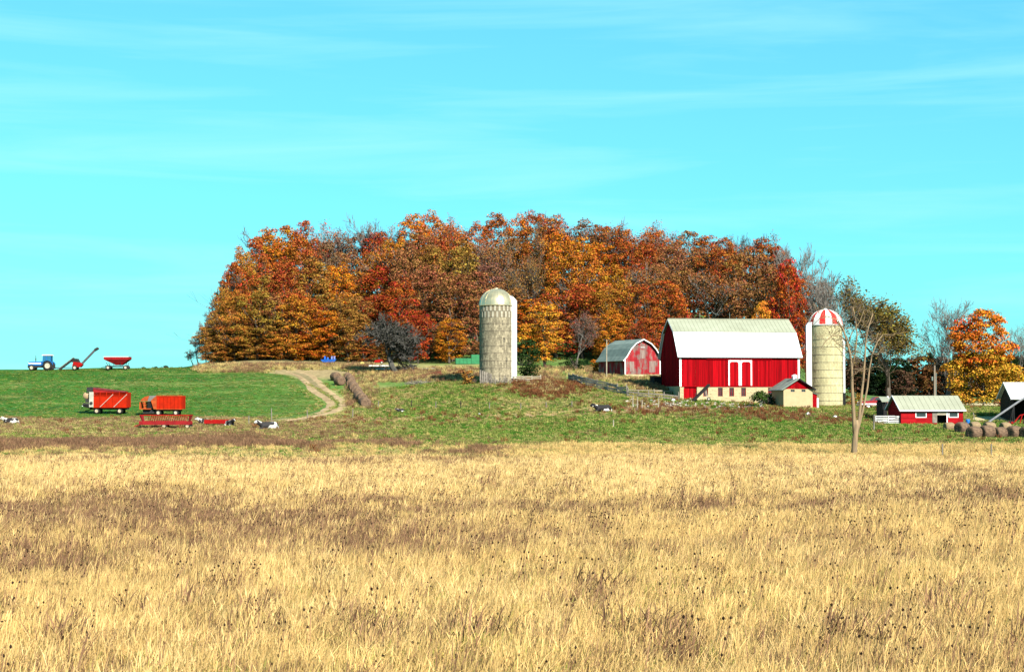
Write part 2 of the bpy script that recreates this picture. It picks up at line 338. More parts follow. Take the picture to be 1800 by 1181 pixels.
# ------------------------------------------------------------------ dirt track: two ruts that run together uphill
def strip(name, pts, widths, m, lift, nlat=5, label=None):
    P = [Vector((p[0], p[1])) for p in pts]; V = []; Q = []
    # resample with Catmull-Rom
    C = []; Wd = []
    for i in range(len(P) - 1):
        p0, p1, p2, p3 = P[max(i - 1, 0)], P[i], P[i + 1], P[min(i + 2, len(P) - 1)]
        for k in range(8):
            t = k / 8; C.append(0.5 * ((2 * p1) + (p2 - p0) * t + (2 * p0 - 5 * p1 + 4 * p2 - p3) * t * t + (3 * p1 - p0 - 3 * p2 + p3) * t ** 3)); Wd.append(widths[i] * (1 - t) + widths[i + 1] * t)
    C.append(P[-1]); Wd.append(widths[-1])
    for i, c in enumerate(C):
        d = (C[min(i + 1, len(C) - 1)] - C[max(i - 1, 0)]).normalized(); nrm = Vector((-d.y, d.x))
        for k in range(nlat):
            j = (random.random() - .5) * 0.35 if k in (0, nlat - 1) else 0
            q = c + nrm * ((k / (nlat - 1) - .5) * Wd[i] + j); V.append((q.x, q.y, gz(q.x, q.y) + (lift if 0 < k < nlat - 1 else lift - 0.10)))
    for i in range(len(C) - 1):
        for k in range(nlat - 1): Q.append((i * nlat + k, i * nlat + k + 1, (i + 1) * nlat + k + 1, (i + 1) * nlat + k))
    o = obj(name, np_mesh(name, V, Q, m), kind='structure'); o.data.polygons.foreach_set('use_smooth', [True] * len(o.data.polygons)); return o
dirt = mat('track_dirt', (0.62, 0.44, 0.23), (0.36, 0.24, 0.12), 0.55, 0.95, bump=0.7, lo=.38, hi=.66, detail=8)
dirt2 = mat('track_middle', (0.40, 0.28, 0.15), (0.22, 0.20, 0.08), 1.3, 0.95, bump=0.5, lo=.4, hi=.6)
strip('track', [hit(*p) for p in [(512, 655), (532, 661), (548, 671), (560, 684), (577, 697), (583, 704)]], [1.2, 3.6, 4.4, 4.0, 3.2, 1.0], dirt2, 0.05)
strip('track', [hit(*p) for p in [(505, 653.5), (528, 663), (541, 675), (556, 690), (577, 703), (583, 711), (576, 719), (558, 727), (520, 735), (470, 741.5)]], [.5, 1.1, 1.4, 1.6, 1.6, 1.6, 1.6, 1.6, 1.3, .7], dirt, 0.08)
strip('track', [hit(*p) for p in [(520, 653.5), (545, 660), (560, 672), (573, 686), (592, 699), (602, 708), (600, 716), (582, 725), (545, 733), (490, 741)]], [.5, 1.2, 1.5, 1.4, 1.3, 1.5, 1.6, 1.5, 1.3, .7], dirt, 0.09)

# ------------------------------------------------------------------ grasses: clump meshes scattered as stuff
PROTO = bpy.data.collections.new('grass_clumps')
def blade_mat(name, c1, c2, var=0.35):
    m = bpy.data.materials.new(name); m.use_nodes = True; n = m.node_tree.nodes; l = m.node_tree.links; n.remove(n['Principled BSDF'])
    g = n.new('ShaderNodeNewGeometry'); oi = n.new('ShaderNodeObjectInfo'); mx = n.new('ShaderNodeMix'); mx.data_type = 'RGBA'
    mx.inputs[6].default_value = (*c1, 1); mx.inputs[7].default_value = (*c2, 1); l.new(g.outputs['Random Per Island'], mx.inputs[0])
    v = n.new('ShaderNodeMapRange'); v.inputs[3].default_value = 1 - var; v.inputs[4].default_value = 1 + var; l.new(oi.outputs['Random'], v.inputs[0])
    hs = n.new('ShaderNodeHueSaturation'); l.new(mx.outputs[2], hs.inputs['Color']); l.new(v.outputs[0], hs.inputs['Value'])
    d = n.new('ShaderNodeBsdfDiffuse'); t = n.new('ShaderNodeBsdfTranslucent'); ms = n.new('ShaderNodeMixShader'); ms.inputs[0].default_value = 0.4
    l.new(hs.outputs[0], d.inputs[0]); l.new(hs.outputs[0], t.inputs[0]); l.new(d.outputs[0], ms.inputs[1]); l.new(t.outputs[0], ms.inputs[2]); l.new(ms.outputs[0], n['Material Output'].inputs[0])
    return m
BM = {'straw': blade_mat('straw', (0.68, 0.455, 0.18), (0.45, 0.30, 0.11)), 'pale': blade_mat('pale_straw', (0.76, 0.53, 0.24), (0.58, 0.40, 0.165), .22),
      'brown': blade_mat('brown_stalk', (0.28, 0.155, 0.085), (0.13, 0.07, 0.04)), 'olive': blade_mat('olive_blade', (0.52, 0.41, 0.12), (0.27, 0.26, 0.06)),
      'tan': blade_mat('tan_blade', (0.44, 0.34, 0.14), (0.29, 0.23, 0.085)), 'seed': blade_mat('dark_seed', (0.05, 0.03, 0.02), (0.02, 0.014, 0.01)), 'green': blade_mat('green_blade', (0.095, 0.195, 0.028), (0.05, 0.13, 0.016)),
      'rust': blade_mat('rust_stalk', (0.20, 0.08, 0.033), (0.11, 0.042, 0.02)), 'weed': blade_mat('weed_leaf', (0.14, 0.18, 0.035), (0.27, 0.245, 0.07))}
def clump(idx, m, n, h, rb, w, lean=0.12, spread=0.35, heads=0, hm=None, head=0.05):
    rg = np.random.default_rng(100 + idx); a = rg.uniform(0, 6.283, n); rr = rb * np.sqrt(rg.random(n)); bx = rr * np.cos(a); by = rr * np.sin(a)
    hh = h * rg.uniform(0.55, 1.1, n); la = rg.uniform(0, 6.283, n); lm = np.abs(rg.normal(0, spread, n))
    dx = np.cos(la) * lm + lean; dy = np.sin(la) * lm; yaw = rg.uniform(0, 3.1416, n); wx = np.cos(yaw) * w / 2; wy = np.sin(yaw) * w / 2
    V = []; Q = []
    lv = [(0, 0, .8), (0.5, 0.30, 1.0), (0.85, 0.72, 1.15), (1.0, 1.0, .15)]
    for t, bnd, ws in lv:
        cx = bx + dx * hh * bnd; cy = by + dy * hh * bnd; cz = hh * t * (1 - 0.25 * lm * t)
        V.append(np.stack([cx - wx * ws, cy - wy * ws, cz], 1)); V.append(np.stack([cx + wx * ws, cy + wy * ws, cz], 1))
    V = np.stack(V, 1).reshape(-1, 3)
    base = np.arange(n) * 8
    for k in range(3): Q.append(np.stack([base + 2 * k, base + 2 * k + 1, base + 2 * k + 3, base + 2 * k + 2], 1))
    Q = np.concatenate(Q); mi = np.zeros(len(Q), int)
    if heads:
        tips = V.reshape(n, 8, 3)[:heads, 6]; o = len(V); hv = []; hq = []
        for i, p in enumerate(tips):
            s = head * rg.uniform(.6, 1.3)
            hv += [p + (s, 0, 0), p + (0, s, 0), p + (-s, 0, 0), p + (0, -s, 0), p + (s * .3, 0, s * 1.4), p + (-s * .3, 0, s * 1.4), p + (s * .3, 0, -s * 1.1), p + (-s * .3, 0, -s * 1.1)]
            b8 = o + i * 8; hq += [(b8, b8 + 1, b8 + 5, b8 + 4), (b8 + 2, b8 + 3, b8 + 4, b8 + 5), (b8 + 1, b8 + 0, b8 + 6, b8 + 7), (b8 + 3, b8 + 2, b8 + 7, b8 + 6)]
        V = np.concatenate([V, np.array(hv)]); Q = np.concatenate([Q, np.array(hq)]); mi = np.concatenate([mi, np.ones(len(hq), int)])
    o = bpy.data.objects.new('clump_%02d' % idx, np_mesh('clump', V, Q, [m, hm or m], mi)); PROTO.objects.link(o)
k = 0; PI_ = {}
def reg(key, *a, **kw):
    global k
    PI_.setdefault(key, []).append(k); clump(k, *a, **kw); k += 1
for i in range(3): reg('straw', BM['straw'], 46, 0.95, 0.34, 0.0105, hm=BM['brown'], heads=1, head=.014)
for i in range(3): reg('pale', BM['pale'], 46, 0.90, 0.34, 0.0105)
for i in range(3): reg('brown', BM['brown'], 36, 0.90, 0.34, 0.011, spread=.3, heads=1, hm=BM['seed'], head=.013)
for i in range(2): reg('olive', BM['olive'], 28, 0.70, 0.26, 0.02, spread=.5)
for i in range(2): reg('seed', BM['brown'], 7, 1.25, 0.15, 0.014, spread=.22, heads=5, hm=BM['seed'], head=.021)
for i in range(2): reg('fstraw', BM['straw'], 34, 0.90, 0.42, 0.020, hm=BM['brown'], heads=1, head=.02)
for i in range(2): reg('fpale', BM['pale'], 34, 0.88, 0.42, 0.020)
for i in range(2): reg('fbrown', BM['brown'], 34, 0.9, 0.42, 0.021)
for i in range(2): reg('green', BM['green'], 24, 0.34, 0.42, 0.06, spread=.7)
for i in range(2): reg('tan', BM['tan'], 26, 0.36, 0.36, 0.045, spread=.6)
for i in range(2): reg('weed', BM['weed'], 24, 0.42, 0.42, 0.07, spread=.7)
for i in range(2): reg('rust', BM['rust'], 26, 0.75, 0.40, 0.05, spread=.5)
for i in range(2): reg('shrubby', BM['brown'], 40, 1.2, 0.35, 0.022, spread=.4, heads=5, hm=BM['seed'], head=.016)
def scatter_gn():
    ng = bpy.data.node_groups.new('scatter', 'GeometryNodeTree')
    ng.interface.new_socket('Geometry', in_out='INPUT', socket_type='NodeSocketGeometry'); ng.interface.new_socket('Geometry', in_out='OUTPUT', socket_type='NodeSocketGeometry')
    n = ng.nodes; l = ng.links; gi = n.new('NodeGroupInput'); go = n.new('NodeGroupOutput'); m2p = n.new('GeometryNodeMeshToPoints'); iop = n.new('GeometryNodeInstanceOnPoints')
    ci = n.new('GeometryNodeCollectionInfo'); ci.inputs[0].default_value = PROTO; ci.inputs['Separate Children'].default_value = True; ci.inputs['Reset Children'].default_value = True
    def na(nm, ty):
        a = n.new('GeometryNodeInputNamedAttribute'); a.data_type = ty; a.inputs[0].default_value = nm; return a.outputs[0]
    l.new(gi.outputs[0], m2p.inputs[0]); l.new(m2p.outputs[0], iop.inputs['Points']); l.new(ci.outputs[0], iop.inputs['Instance'])
    iop.inputs['Pick Instance'].default_value = True
    l.new(na('proto', 'INT'), iop.inputs['Instance Index']); l.new(na('rot', 'FLOAT_VECTOR'), iop.inputs['Rotation']); l.new(na('scl', 'FLOAT_VECTOR'), iop.inputs['Scale'])
    l.new(iop.outputs[0], go.inputs[0]); return ng
SCG = scatter_gn()
def scatter(name, X, Y, proto, scl, tilt=0.1, yaw=0.5):
    Z = ground_z(X, Y) - 0.03; m = len(X); me = bpy.data.meshes.new(name); me.vertices.add(m); me.vertices.foreach_set('co', np.stack([X, Y, Z], 1).astype(np.float32).ravel())
    a = me.attributes.new('proto', 'INT', 'POINT'); a.data.foreach_set('value', np.asarray(proto, np.int32))
    rot = np.stack([RNG.normal(0, tilt, m), RNG.normal(0, tilt, m), RNG.uniform(-yaw, yaw, m)], 1); a = me.attributes.new('rot', 'FLOAT_VECTOR', 'POINT'); a.data.foreach_set('vector', rot.astype(np.float32).ravel())
    a = me.attributes.new('scl', 'FLOAT_VECTOR', 'POINT'); a.data.foreach_set('vector', np.asarray(scl, np.float32).ravel())
    o = obj(name, me, kind='stuff'); md = o.modifiers.new('scatter', 'NODES'); md.node_group = SCG; return o
def spread_pts(y0, y1, dens, mx=7.0):
    n_ = int(dens * (y1 - y0) * (0.66 * (y0 + y1) / 2 + 2 * mx)); w0 = 0.66 * y0 + 2 * mx; w1 = 0.66 * y1 + 2 * mx
    Y = RNG.uniform(y0, y1, n_ * 2); keep = RNG.random(n_ * 2) < (0.66 * Y + 2 * mx) / w1; Y = Y[keep][:n_]
    return RNG.uniform(-.5, .5, len(Y)) * (0.66 * Y + 2 * mx), Y
def pick(keys, P):
    """choose a clump kind per point from weights P (points x kinds)"""
    P = np.clip(P, 1e-6, None); C = np.cumsum(P / P.sum(1, keepdims=True), 1); j = (RNG.random((len(P), 1)) > C).sum(1); j = np.minimum(j, len(keys) - 1)
    out = np.zeros(len(P), int)
    for q, kk in enumerate(keys):
        s = j == q; out[s] = RNG.choice(PI_[kk], s.sum())
    return out, j
BANDS = [(60, 905, 150, 24, 1.1), (260, 902, 190, 28, 1.3), (430, 925, 190, 30, 1.3), (640, 935, 170, 28, 1.2), (840, 940, 130, 18, .7), (720, 885, 200, 7, .7), (950, 884, 130, 7, .8), (1250, 886, 130, 9, .9), (1430, 886, 130, 8, .85),
         (1390, 945, 90, 10, .6), (90, 985, 130, 28, .8), (1700, 868, 170, 18, .55), (1640, 830, 160, 10, .5), (1480, 835, 120, 7, .45), (1340, 822, 100, 5, .35), (60, 1160, 140, 40, 0.39), (420, 1090, 60, 40, .45),
         (500, 1165, 160, 30, 0.29), (1010, 1045, 50, 28, .7), (1130, 1150, 90, 40, 0.49), (780, 1130, 140, 40, 0.23), (1520, 1150, 220, 40, 0.33), (1740, 1160, 120, 40, 0.39), (1640, 1060, 90, 40, 0.23), (650, 1120, 60, 50, 0.33), (300, 965, 240, 18, .4),
         (1200, 960, 200, 12, .35), (1560, 975, 180, 14, .35), (640, 800, 300, 8, .7), (200, 796, 260, 6, .6)]
def band(px, py):
    s = np.zeros(len(px))
    for x, y, rx, ry, a in BANDS: s = np.maximum(s, a * np.exp(-((px - x) / rx) ** 2 - ((py - y) / ry) ** 2))
    return s
def field(y0, y1, dens, far, hs):
    X, Y = spread_pts(y0, y1, dens); Z = ground_z(X, Y); px, py = proj(X, Y, Z + 0.7); jit = (fbm(X * .25, Y * .1, 41) - .5)
    e_ = Y < 125 + 5 * fbm(X * .12, X * .02, 45)[:]; X, Y, Z, px, py, jit = X[e_], Y[e_], Z[e_], px[e_], py[e_], jit[e_]
    bd = band(px + jit * 120, py + jit * 40) * (0.65 + 0.7 * fbm(X * .6, Y * .3, 51)); n1 = fbm(X * .12, Y * .06, 61); n2 = fbm(X * .35, Y * .2, 71)
    brown = np.clip(bd * 4.0 * np.where(py > 1000, .38, 1), 0, 4.5) + .10 + .25 * sstep(.6, .78, n2); pale = .35 + 1.2 * sstep(860, 800, py) + 1.0 * sstep(.5, .65, n1)
    straw = .9 + .4 * n1; olive = .08 + 1.1 * sstep(.46, .68, fbm(X * .2, Y * .12, 81)) * sstep(900, 1030, py); seed = .06 + .12 * bd
    keys = ['fstraw', 'fpale', 'fbrown', 'olive', 'seed'] if far else ['straw', 'pale', 'brown', 'olive', 'seed']
    pr, j = pick(keys, np.stack([straw, pale, brown, olive, seed], 1)); m = len(X); h = hs * RNG.uniform(.75, 1.2, m) * (.85 + .3 * n1); wd = RNG.uniform(.9, 1.25, m)
    return X, Y, pr, np.stack([wd, wd, h], 1)
parts_ = [field(27, 60, 15, False, 1.0), field(55, 75, 7, False, 1.0), field(60, 92, 9, True, .95), field(88, 129, 9, True, .88)]
# dead branching weeds that stand above the straw
wp = [(405, 1075), (100, 1165), (500, 1160), (655, 1130), (1015, 1075), (1100, 1165), (1160, 1160), (1130, 1175), (1560, 990), (1640, 1090), (1660, 1120), (1500, 1170), (1740, 1170), (300, 1120), (430, 1110), (830, 1165), (690, 1170), (1210, 905), (1530, 880), (1020, 880), (850, 870), (240, 880), (1450, 880)]
wx_ = []; wy_ = []
for p in wp:
    q = hit(*p)
    for _ in range(3): wx_.append(q[0] + random.gauss(0, .5)); wy_.append(max(27, q[1] + random.gauss(0, .6)))
m = len(wx_); sw = RNG.uniform(.7, 1.15, m)
parts_.append((np.array(wx_), np.array(wy_), RNG.choice(PI_['shrubby'], m), np.stack([sw * 1.1, sw * 1.1, sw], 1)))
scatter('dry_grass', *[np.concatenate([p[i] for p in parts_]) for i in range(4)], tilt=.1, yaw=.7)
# pasture beyond the field
X, Y = spread_pts(126, 255, 6.5, 8); Z = ground_z(X, Y); px, py, z = zones(X, Y, Z)
keep = (z['hill'] < .25 + .3 * RNG.random(len(X))) & ~((z['lane'] > .5) & (RNG.random(len(X)) < .7)) & (z['drive'] < .4)
TR = [hit(*p)[:2] for p in [(541, 675), (566, 688), (587, 703), (594, 711), (588, 718), (570, 726), (530, 734), (490, 741)]]
for a, b_ in zip(TR[:-1], TR[1:]):
    for t in np.linspace(0, 1, 12): keep &= np.hypot(X - (a[0] + (b_[0] - a[0]) * t), Y - (a[1] + (b_[1] - a[1]) * t)) > 2.6
X, Y, px, py = X[keep], Y[keep], px[keep], py[keep]; z = {q: v[keep] for q, v in z.items()}
g = np.clip((z['n2'] - .33) * 2.2 + (z['n1'] - .5) * 1.6, 0, 1); gs = np.exp(-((py - 757) / 14.0) ** 2) * sstep(600, 900, px)
P = np.stack([(.25 + .9 * (1 - g) + 1.2 * gs) * (1 - .85 * z['strip']), .15 + 1.1 * g * (1 - gs) + 5 * z['dry2'] + 1.0 * z['strip'], .35 + .3 * (1 - g) + .4 * gs - .2 * z['strip'], .012 + 1.6 * z['rust'] + .45 * z['foot'] + .12 * z['lane'],
              .02 + 6 * z['purple'] * sstep(.38, .58, z['n2'] * .6 + z['n1'] * .4) + .7 * z['strip'] + .5 * z['bank'] + .8 * z['foot'] + 0.55 * sstep(.62, .75, fbm(X * .4, Y * .3, 91))], 1)
P = np.concatenate([P, (z['dry2'] * (.6 + 3.5 * sstep(820, 1000, px)) + .25 * z['purple'])[:, None]], 1)
pr, j = pick(['green', 'tan', 'weed', 'rust', 'fbrown', 'fstraw'], P); s = RNG.uniform(.55, 1.05, len(X)); hh = s * np.where(j == 4, .55 + .35 * z['purple'], np.where(j == 5, .7, 1.0))
scatter('meadow_grass', X, Y, pr, np.stack([s, s, hh], 1), tilt=.12, yaw=3.1)
# long dry grass on the banks under the wood
X = []; Y = []
for a0, a1, q0, q1, m in [(345, 660, 641, 655, 2600), (640, 860, 648, 672, 1700), (930, 1180, 646, 690, 2200), (600, 660, 655, 720, 500)]:
    px = RNG.uniform(a0, a1, m); py = RNG.uniform(q0, q1, m)
    for a, b_ in zip(px, py):
        h = hit(a, b_)
        if 215 < h[1] < 312 and not (470 < a < 610 and b_ > 650) and not (a > 985 and b_ > 660 + (a - 1000) * .2): X.append(h[0]); Y.append(h[1])
X = np.array(X); Y = np.array(Y); X += RNG.normal(0, .5, len(X)); Y += RNG.normal(0, .5, len(X)); s = RNG.uniform(.7, 1.3, len(X)); g = fbm(X * .15, Y * .15, 97)
pr, j = pick(['tan', 'fbrown', 'weed', 'fstraw'], np.stack([.7 + g * .5, .25 + sstep(.45, .65, g), .35 + 0 * g, .10 + 0 * g], 1))
scatter('bank_grass', X, Y, pr, np.stack([s, s, s * np.where(j == 0, 1.5, .8)], 1), tilt=.12, yaw=3.1)

# ragged tufts along the track, short sward on the mown hill
X = []; Y = []
for a, b_ in zip(TR[:-1], TR[1:]):
    d = Vector((b_[0] - a[0], b_[1] - a[1])); nrm = Vector((-d.y, d.x)).normalized()
    for _ in range(int(d.length * 14)):
        t = random.random(); o_ = random.choice((-1, 1)) * (2.1 + abs(random.gauss(0, .8))) if random.random() < .62 else random.gauss(0, .3); X.append(a[0] + d.x * t + nrm.x * o_); Y.append(a[1] + d.y * t + nrm.y * o_)
X = np.array(X); Y = np.array(Y); s = RNG.uniform(.4, .8, len(X)); scatter('track_grass', X, Y, RNG.choice(PI_['tan'] + PI_['green'] + PI_['weed'], len(X)), np.stack([s, s, s * .9], 1), yaw=3.1)
X, Y = spread_pts(198, 292, 4.0, 4); Z = ground_z(X, Y); px, py, z = zones(X, Y, Z); k_ = (z['hill'] > .5)
for a, b_ in zip(TR[:-1], TR[1:]):
    for t in np.linspace(0, 1, 12): k_ &= np.hypot(X - (a[0] + (b_[0] - a[0]) * t), Y - (a[1] + (b_[1] - a[1]) * t)) > 2.6
X, Y, px = X[k_], Y[k_], px[k_]; s = RNG.uniform(.5, 1.1, len(X)); dry = sstep(.5, .68, fbm(X * .06, Y * .05, 101)) * .35 + sstep(330, 560, px) * .12
pr, j = pick(['green', 'weed', 'tan'], np.stack([1 + 0 * dry, .45 + 0 * dry, dry], 1)); scatter('hill_grass', X, Y, pr, np.stack([s, s, s * .22], 1), yaw=3.1)
# ------------------------------------------------------------------ trees
LEAF = leaf_mat('autumn_leaves'); LEAF_E = leaf_mat('evergreen_needles', .015, (.6, 1.3), .08, .6)
BARK = mat('bark', (0.10, 0.075, 0.055), (0.17, 0.14, 0.11), 2.0, 0.95, bump=.4, stretch=(2, 2, .4))
BARKG = mat('grey_bark', (0.26, 0.23, 0.20), (0.16, 0.14, 0.12), 2.0, 0.95, bump=.3, stretch=(2, 2, .4))
BARKP = mat('pale_elm_bark', (0.44, 0.30, 0.16), (0.26, 0.19, 0.12), 1.6, 0.9, bump=.5, stretch=(3, 3, .5))
def leaf_quads(rg, P, D, size, flat=0.45):
    """small leaf spray faces at P facing roughly D"""
    n_ = len(P); nrm = D + rg.normal(0, .55, (n_, 3)); nrm[:, 2] += .15; nrm /= np.linalg.norm(nrm, axis=1, keepdims=True)
    t = np.cross(nrm, rg.normal(0, 1, (n_, 3))); t /= np.linalg.norm(t, axis=1, keepdims=True) + 1e-9; b = np.cross(nrm, t)
    s = (size * rg.uniform(.6, 1.35, n_))[:, None]; k = rg.uniform(.45, .8, n_)[:, None]
    V = np.stack([P - t * s * .5, P - b * s * .5 * k, P + t * s * .5 + nrm * s * .1, P + b * s * .5 * k], 1).reshape(-1, 3)
    return V, np.arange(n_ * 4).reshape(-1, 4)
def envelope(t, kind):
    if kind == 'dome': return np.where(t < .22, .80 + .2 * t / .22, np.sqrt(np.clip(1 - ((t - .22) / .80) ** 2, 0, 1)))
    if kind == 'tall': return np.where(t < .4, .62 + .38 * t / .4, np.sqrt(np.clip(1 - ((t - .4) / .62) ** 2, 0, 1)))
    if kind == 'egg': return np.sin(np.pi * np.clip(t * .86 + .12, 0, 1)) ** .6
    return np.clip(1 - t, 0, 1) ** .8                        # cone
def crown_mesh(name, seed, Wd, H, z0, nclump, per, size, env, cr=(1.0, 1.5), m=None, shell=.75, flat=.55):
    rg = np.random.default_rng(seed); t = rg.random(nclump * 3) ** .9; keep = rg.random(len(t)) < envelope(t, env) + .1; t = t[keep][:nclump]; nc = len(t)
    a = rg.uniform(0, 6.283, nc); R = envelope(t, env) * (1 + .16 * np.sin(3 * a + seed + 5 * t) + .10 * np.sin(5 * a - 7 * t + seed * 2))
    rr = np.where(rg.random(nc) < shell, rg.uniform(.72, 1.0, nc), rg.uniform(.2, .75, nc)) * R * (Wd / 2 - .6)
    C = np.stack([rr * np.cos(a), rr * np.sin(a), z0 + t * (H - z0) - .3], 1); cs = rg.uniform(cr[0], cr[1], nc)
    ci = rg.integers(0, nc, nc * per); d = rg.normal(0, 1, (nc * per, 3)); d[:, 2] = np.where(rg.random(nc * per) < .72, np.abs(d[:, 2]), d[:, 2]); d /= np.linalg.norm(d, axis=1, keepdims=True)
    rad = cs[ci][:, None] * rg.uniform(.6, 1.12, (nc * per, 1)); P = C[ci] + d * rad * np.array([1, 1, flat]); P[:, 2] -= .12 * cs[ci] * (d[:, 0] ** 2 + d[:, 1] ** 2)
    P[:, 2] = np.maximum(P[:, 2], .05)
    V, Q = leaf_quads(rg, P, d, size); return np_mesh(name, V, Q, m or LEAF)
def grow(mb, tips, rg, p, d, length, r, lvl, maxl, nkid=(2, 4), bend=.18, up=.10, rmin=.012, spread=.6, taper=.62, twig=None):
    """one limb as a bent tapering tube, then its side limbs"""
    pts = [p]; rads = [r]; q = p.copy(); dd = d.copy(); ns_ = 4 if lvl < maxl else 3
    for i in range(ns_):
        dd = (dd + Vector((rg.normal(0, bend), rg.normal(0, bend), rg.normal(0, bend) + up))).normalized(); q = q + dd * (length / ns_); pts.append(q.copy()); rads.append(max(rmin, r * (1 - (1 - taper) * (i + 1) / ns_)))
    mb.tube(pts, rads, 6 if lvl == 0 else (5 if lvl == 1 else 3), cap=lvl < 2)
    if lvl >= maxl: tips.append((q, dd)); return
    nk = rg.integers(nkid[0], nkid[1] + 1)
    for k_ in range(nk + 1):
        j = ns_ if k_ == nk else int(rg.integers(2 if lvl == 0 else 1, ns_ + 1)); base = pts[j]; ax = Vector(rg.normal(0, 1, 3)); side = dd.cross(ax).normalized()
        nd = (dd * (1 - spread * .5) + side * spread * rg.uniform(.6, 1.2)).normalized() if k_ < nk else (dd + side * .2).normalized()
        grow(mb, tips, rg, base, nd, length * rg.uniform(.55, .8), rads[j] * (.55 if k_ < nk else .85), lvl + 1, maxl, nkid, bend, up, rmin, spread, taper)
def bare_mesh(seed, H, r=.28, maxl=5, nkid=(2, 3), trunk=.28, spread=.62, up=.08, rmin=.02, m=None, name='trunk', lean=(0, 0), bend=.16):
    rg = np.random.default_rng(seed); mb = MB(); tips = []
    grow(mb, tips, rg, Vector((0, 0, -.4)), Vector((lean[0], lean[1], 1)).normalized(), H * trunk, r, 0, maxl, nkid, bend, up, rmin, spread)
    top = max(v[2] for v in mb.v); s = H / top
    mb.v = [(x * s, y * s, zz * s if zz > 0 else zz) for x, y, zz in mb.v]; tips = [(p * s, d) for p, d in tips]
    return mb.mesh(name, m or BARK), tips
def maple_trunk(seed, H):
    rg = np.random.default_rng(seed); mb = MB(); tips = []
    grow(mb, tips, rg, Vector((0, 0, -.5)), Vector((0, 0, 1)), H * .5, H * .017, 0, 3, (2, 3), .07, .1, .03, .55); q_ = H * .88 / max(v[2] for v in mb.v); mb.v = [(x * min(1, q_ * 1.1), y * min(1, q_ * 1.1), zz * q_ if zz > 0 else zz) for x, y, zz in mb.v]; return mb.mesh('trunk', BARK), tips
PROTOS = []
for i, (env, Wd, H, z0, nc) in enumerate([('dome', 11, 20, .6, 150), ('tall', 10, 21, 1.5, 140), ('dome', 12, 19, .4, 165), ('tall', 9.5, 22, 2.0, 135), ('egg', 10.5, 20, 1.0, 145)]):
    PROTOS.append((Wd, H, maple_trunk(50 + i, H)[0], crown_mesh('crown', 200 + i, Wd, H, z0, int(nc * .9), 84, .36, env, (.85, 1.3), flat=.78)))
# half bare maples: many twigs and a thin scatter of leaves
SPARSE = []
for i in range(3):
    tm, tips = bare_mesh(300 + i, 20, .26, 5, (2, 3), .26, .55, .10, .028, BARKG); rg = np.random.default_rng(310 + i)
    T = np.array([tuple(p) for p, d in tips]); idx = rg.integers(0, len(T), 6500); P = T[idx] + rg.normal(0, .5, (6500, 3)); D = rg.normal(0, 1, (6500, 3)); V, Q = leaf_quads(rg, P, D, .32)
    SPARSE.append((float(np.ptp(T[:, 0])) * .9, 20, tm, np_mesh('crown', V, Q, LEAF)))
BARE = []
for i in range(3):
    tm, tips = bare_mesh(330 + i, 19, .25, 6, (2, 3), .26, .5, .12, .026, BARKG); T = np.array([tuple(p) for p, d in tips]); BARE.append((float(np.ptp(T[:, 0])) * .9, 19, tm, None))
COLS = {'orange': (0.62, 0.155, 0.02), 'rust': (0.44, 0.088, 0.026), 'gold': (0.53, 0.175, 0.03), 'olive': (0.40, 0.17, 0.04), 'red': (0.44, 0.055, 0.02), 'brown': (0.32, 0.125, 0.05),
        'dull': (0.24, 0.12, 0.075), 'yellow': (0.68, 0.235, 0.03), 'dgreen': (0.035, 0.065, 0.018), 'pine': (0.018, 0.035, 0.016), 'dark': (0.055, 0.055, 0.038), 'tall': (0.18, 0.125, 0.03)}
COLS = {q: tuple(x * (.45 if q != 'yellow' else .5) for x in v) for q, v in COLS.items()}
WORD = {'tall': 'olive', 'orange': 'bright orange', 'rust': 'rust-coloured', 'gold': 'golden orange', 'olive': 'olive gold', 'red': 'deep red', 'brown': 'brown leaved', 'dull': 'thinning brown', 'yellow': 'yellow orange'}
_used = {}
def tree(px, Y, top, width, colour, kind='maple', label=None, group=None, name='maple_tree', rz=None, sink=0.0):
    X, Y, zb = at(px, Y); pool = {'maple': PROTOS, 'sparse': SPARSE, 'bare': BARE}[kind]
    Wd, H, tm, cm = pool[int(RNG.integers(0, len(pool)))]
    h = (HZ - top) / F * Y + CAMZ - zb; w = width / F * Y
    if kind != 'maple': w = max(w, h * .45)
    t = thing(name, label, 'tree', (X, Y, zb), rz if rz is not None else float(RNG.uniform(0, 6.28)), group); t.scale = (w / Wd, w / Wd, h / H)
    obj('trunk', tm, t)
    if cm:
        c = obj('crown', cm, t); q = np.array(COLS[colour]) * RNG.uniform(.88, 1.12, 3); c.color = (*[float(v) for v in q], 1)
    return t
PLACE = [(345, 'nearest the gravity wagon'), (385, 'above the green hill field'), (440, "over the hill field's corner"), (490, 'over the dry bank'), (535, 'over the dirt track'), (580, 'over the blue implement'), (625, 'over the bale row'),
         (670, 'over the white boards'), (715, 'over the dark bushy tree'), (765, 'over the rusty rake'), (815, 'over the green wagon'), (862, 'over the silver dome'), (910, 'over the silo chute'), (955, 'over the yellow maple'),
         (1005, 'over the bare sapling'), (1050, 'over the lamp pole'), (1095, "over the old barn's roof"), (1140, "over the old barn's gable"), (1185, "over the big barn's gable"), (1230, 'over the bale elevator'),
         (1275, 'over the white roof'), (1320, 'over the white sliding doors'), (1365, 'over the milk house'), (1408, "over the white roof's end"), (1450, 'over the striped dome'), (1490, 'over the forked tree')]
WOOD = 'trees of the autumn wood on the hill'
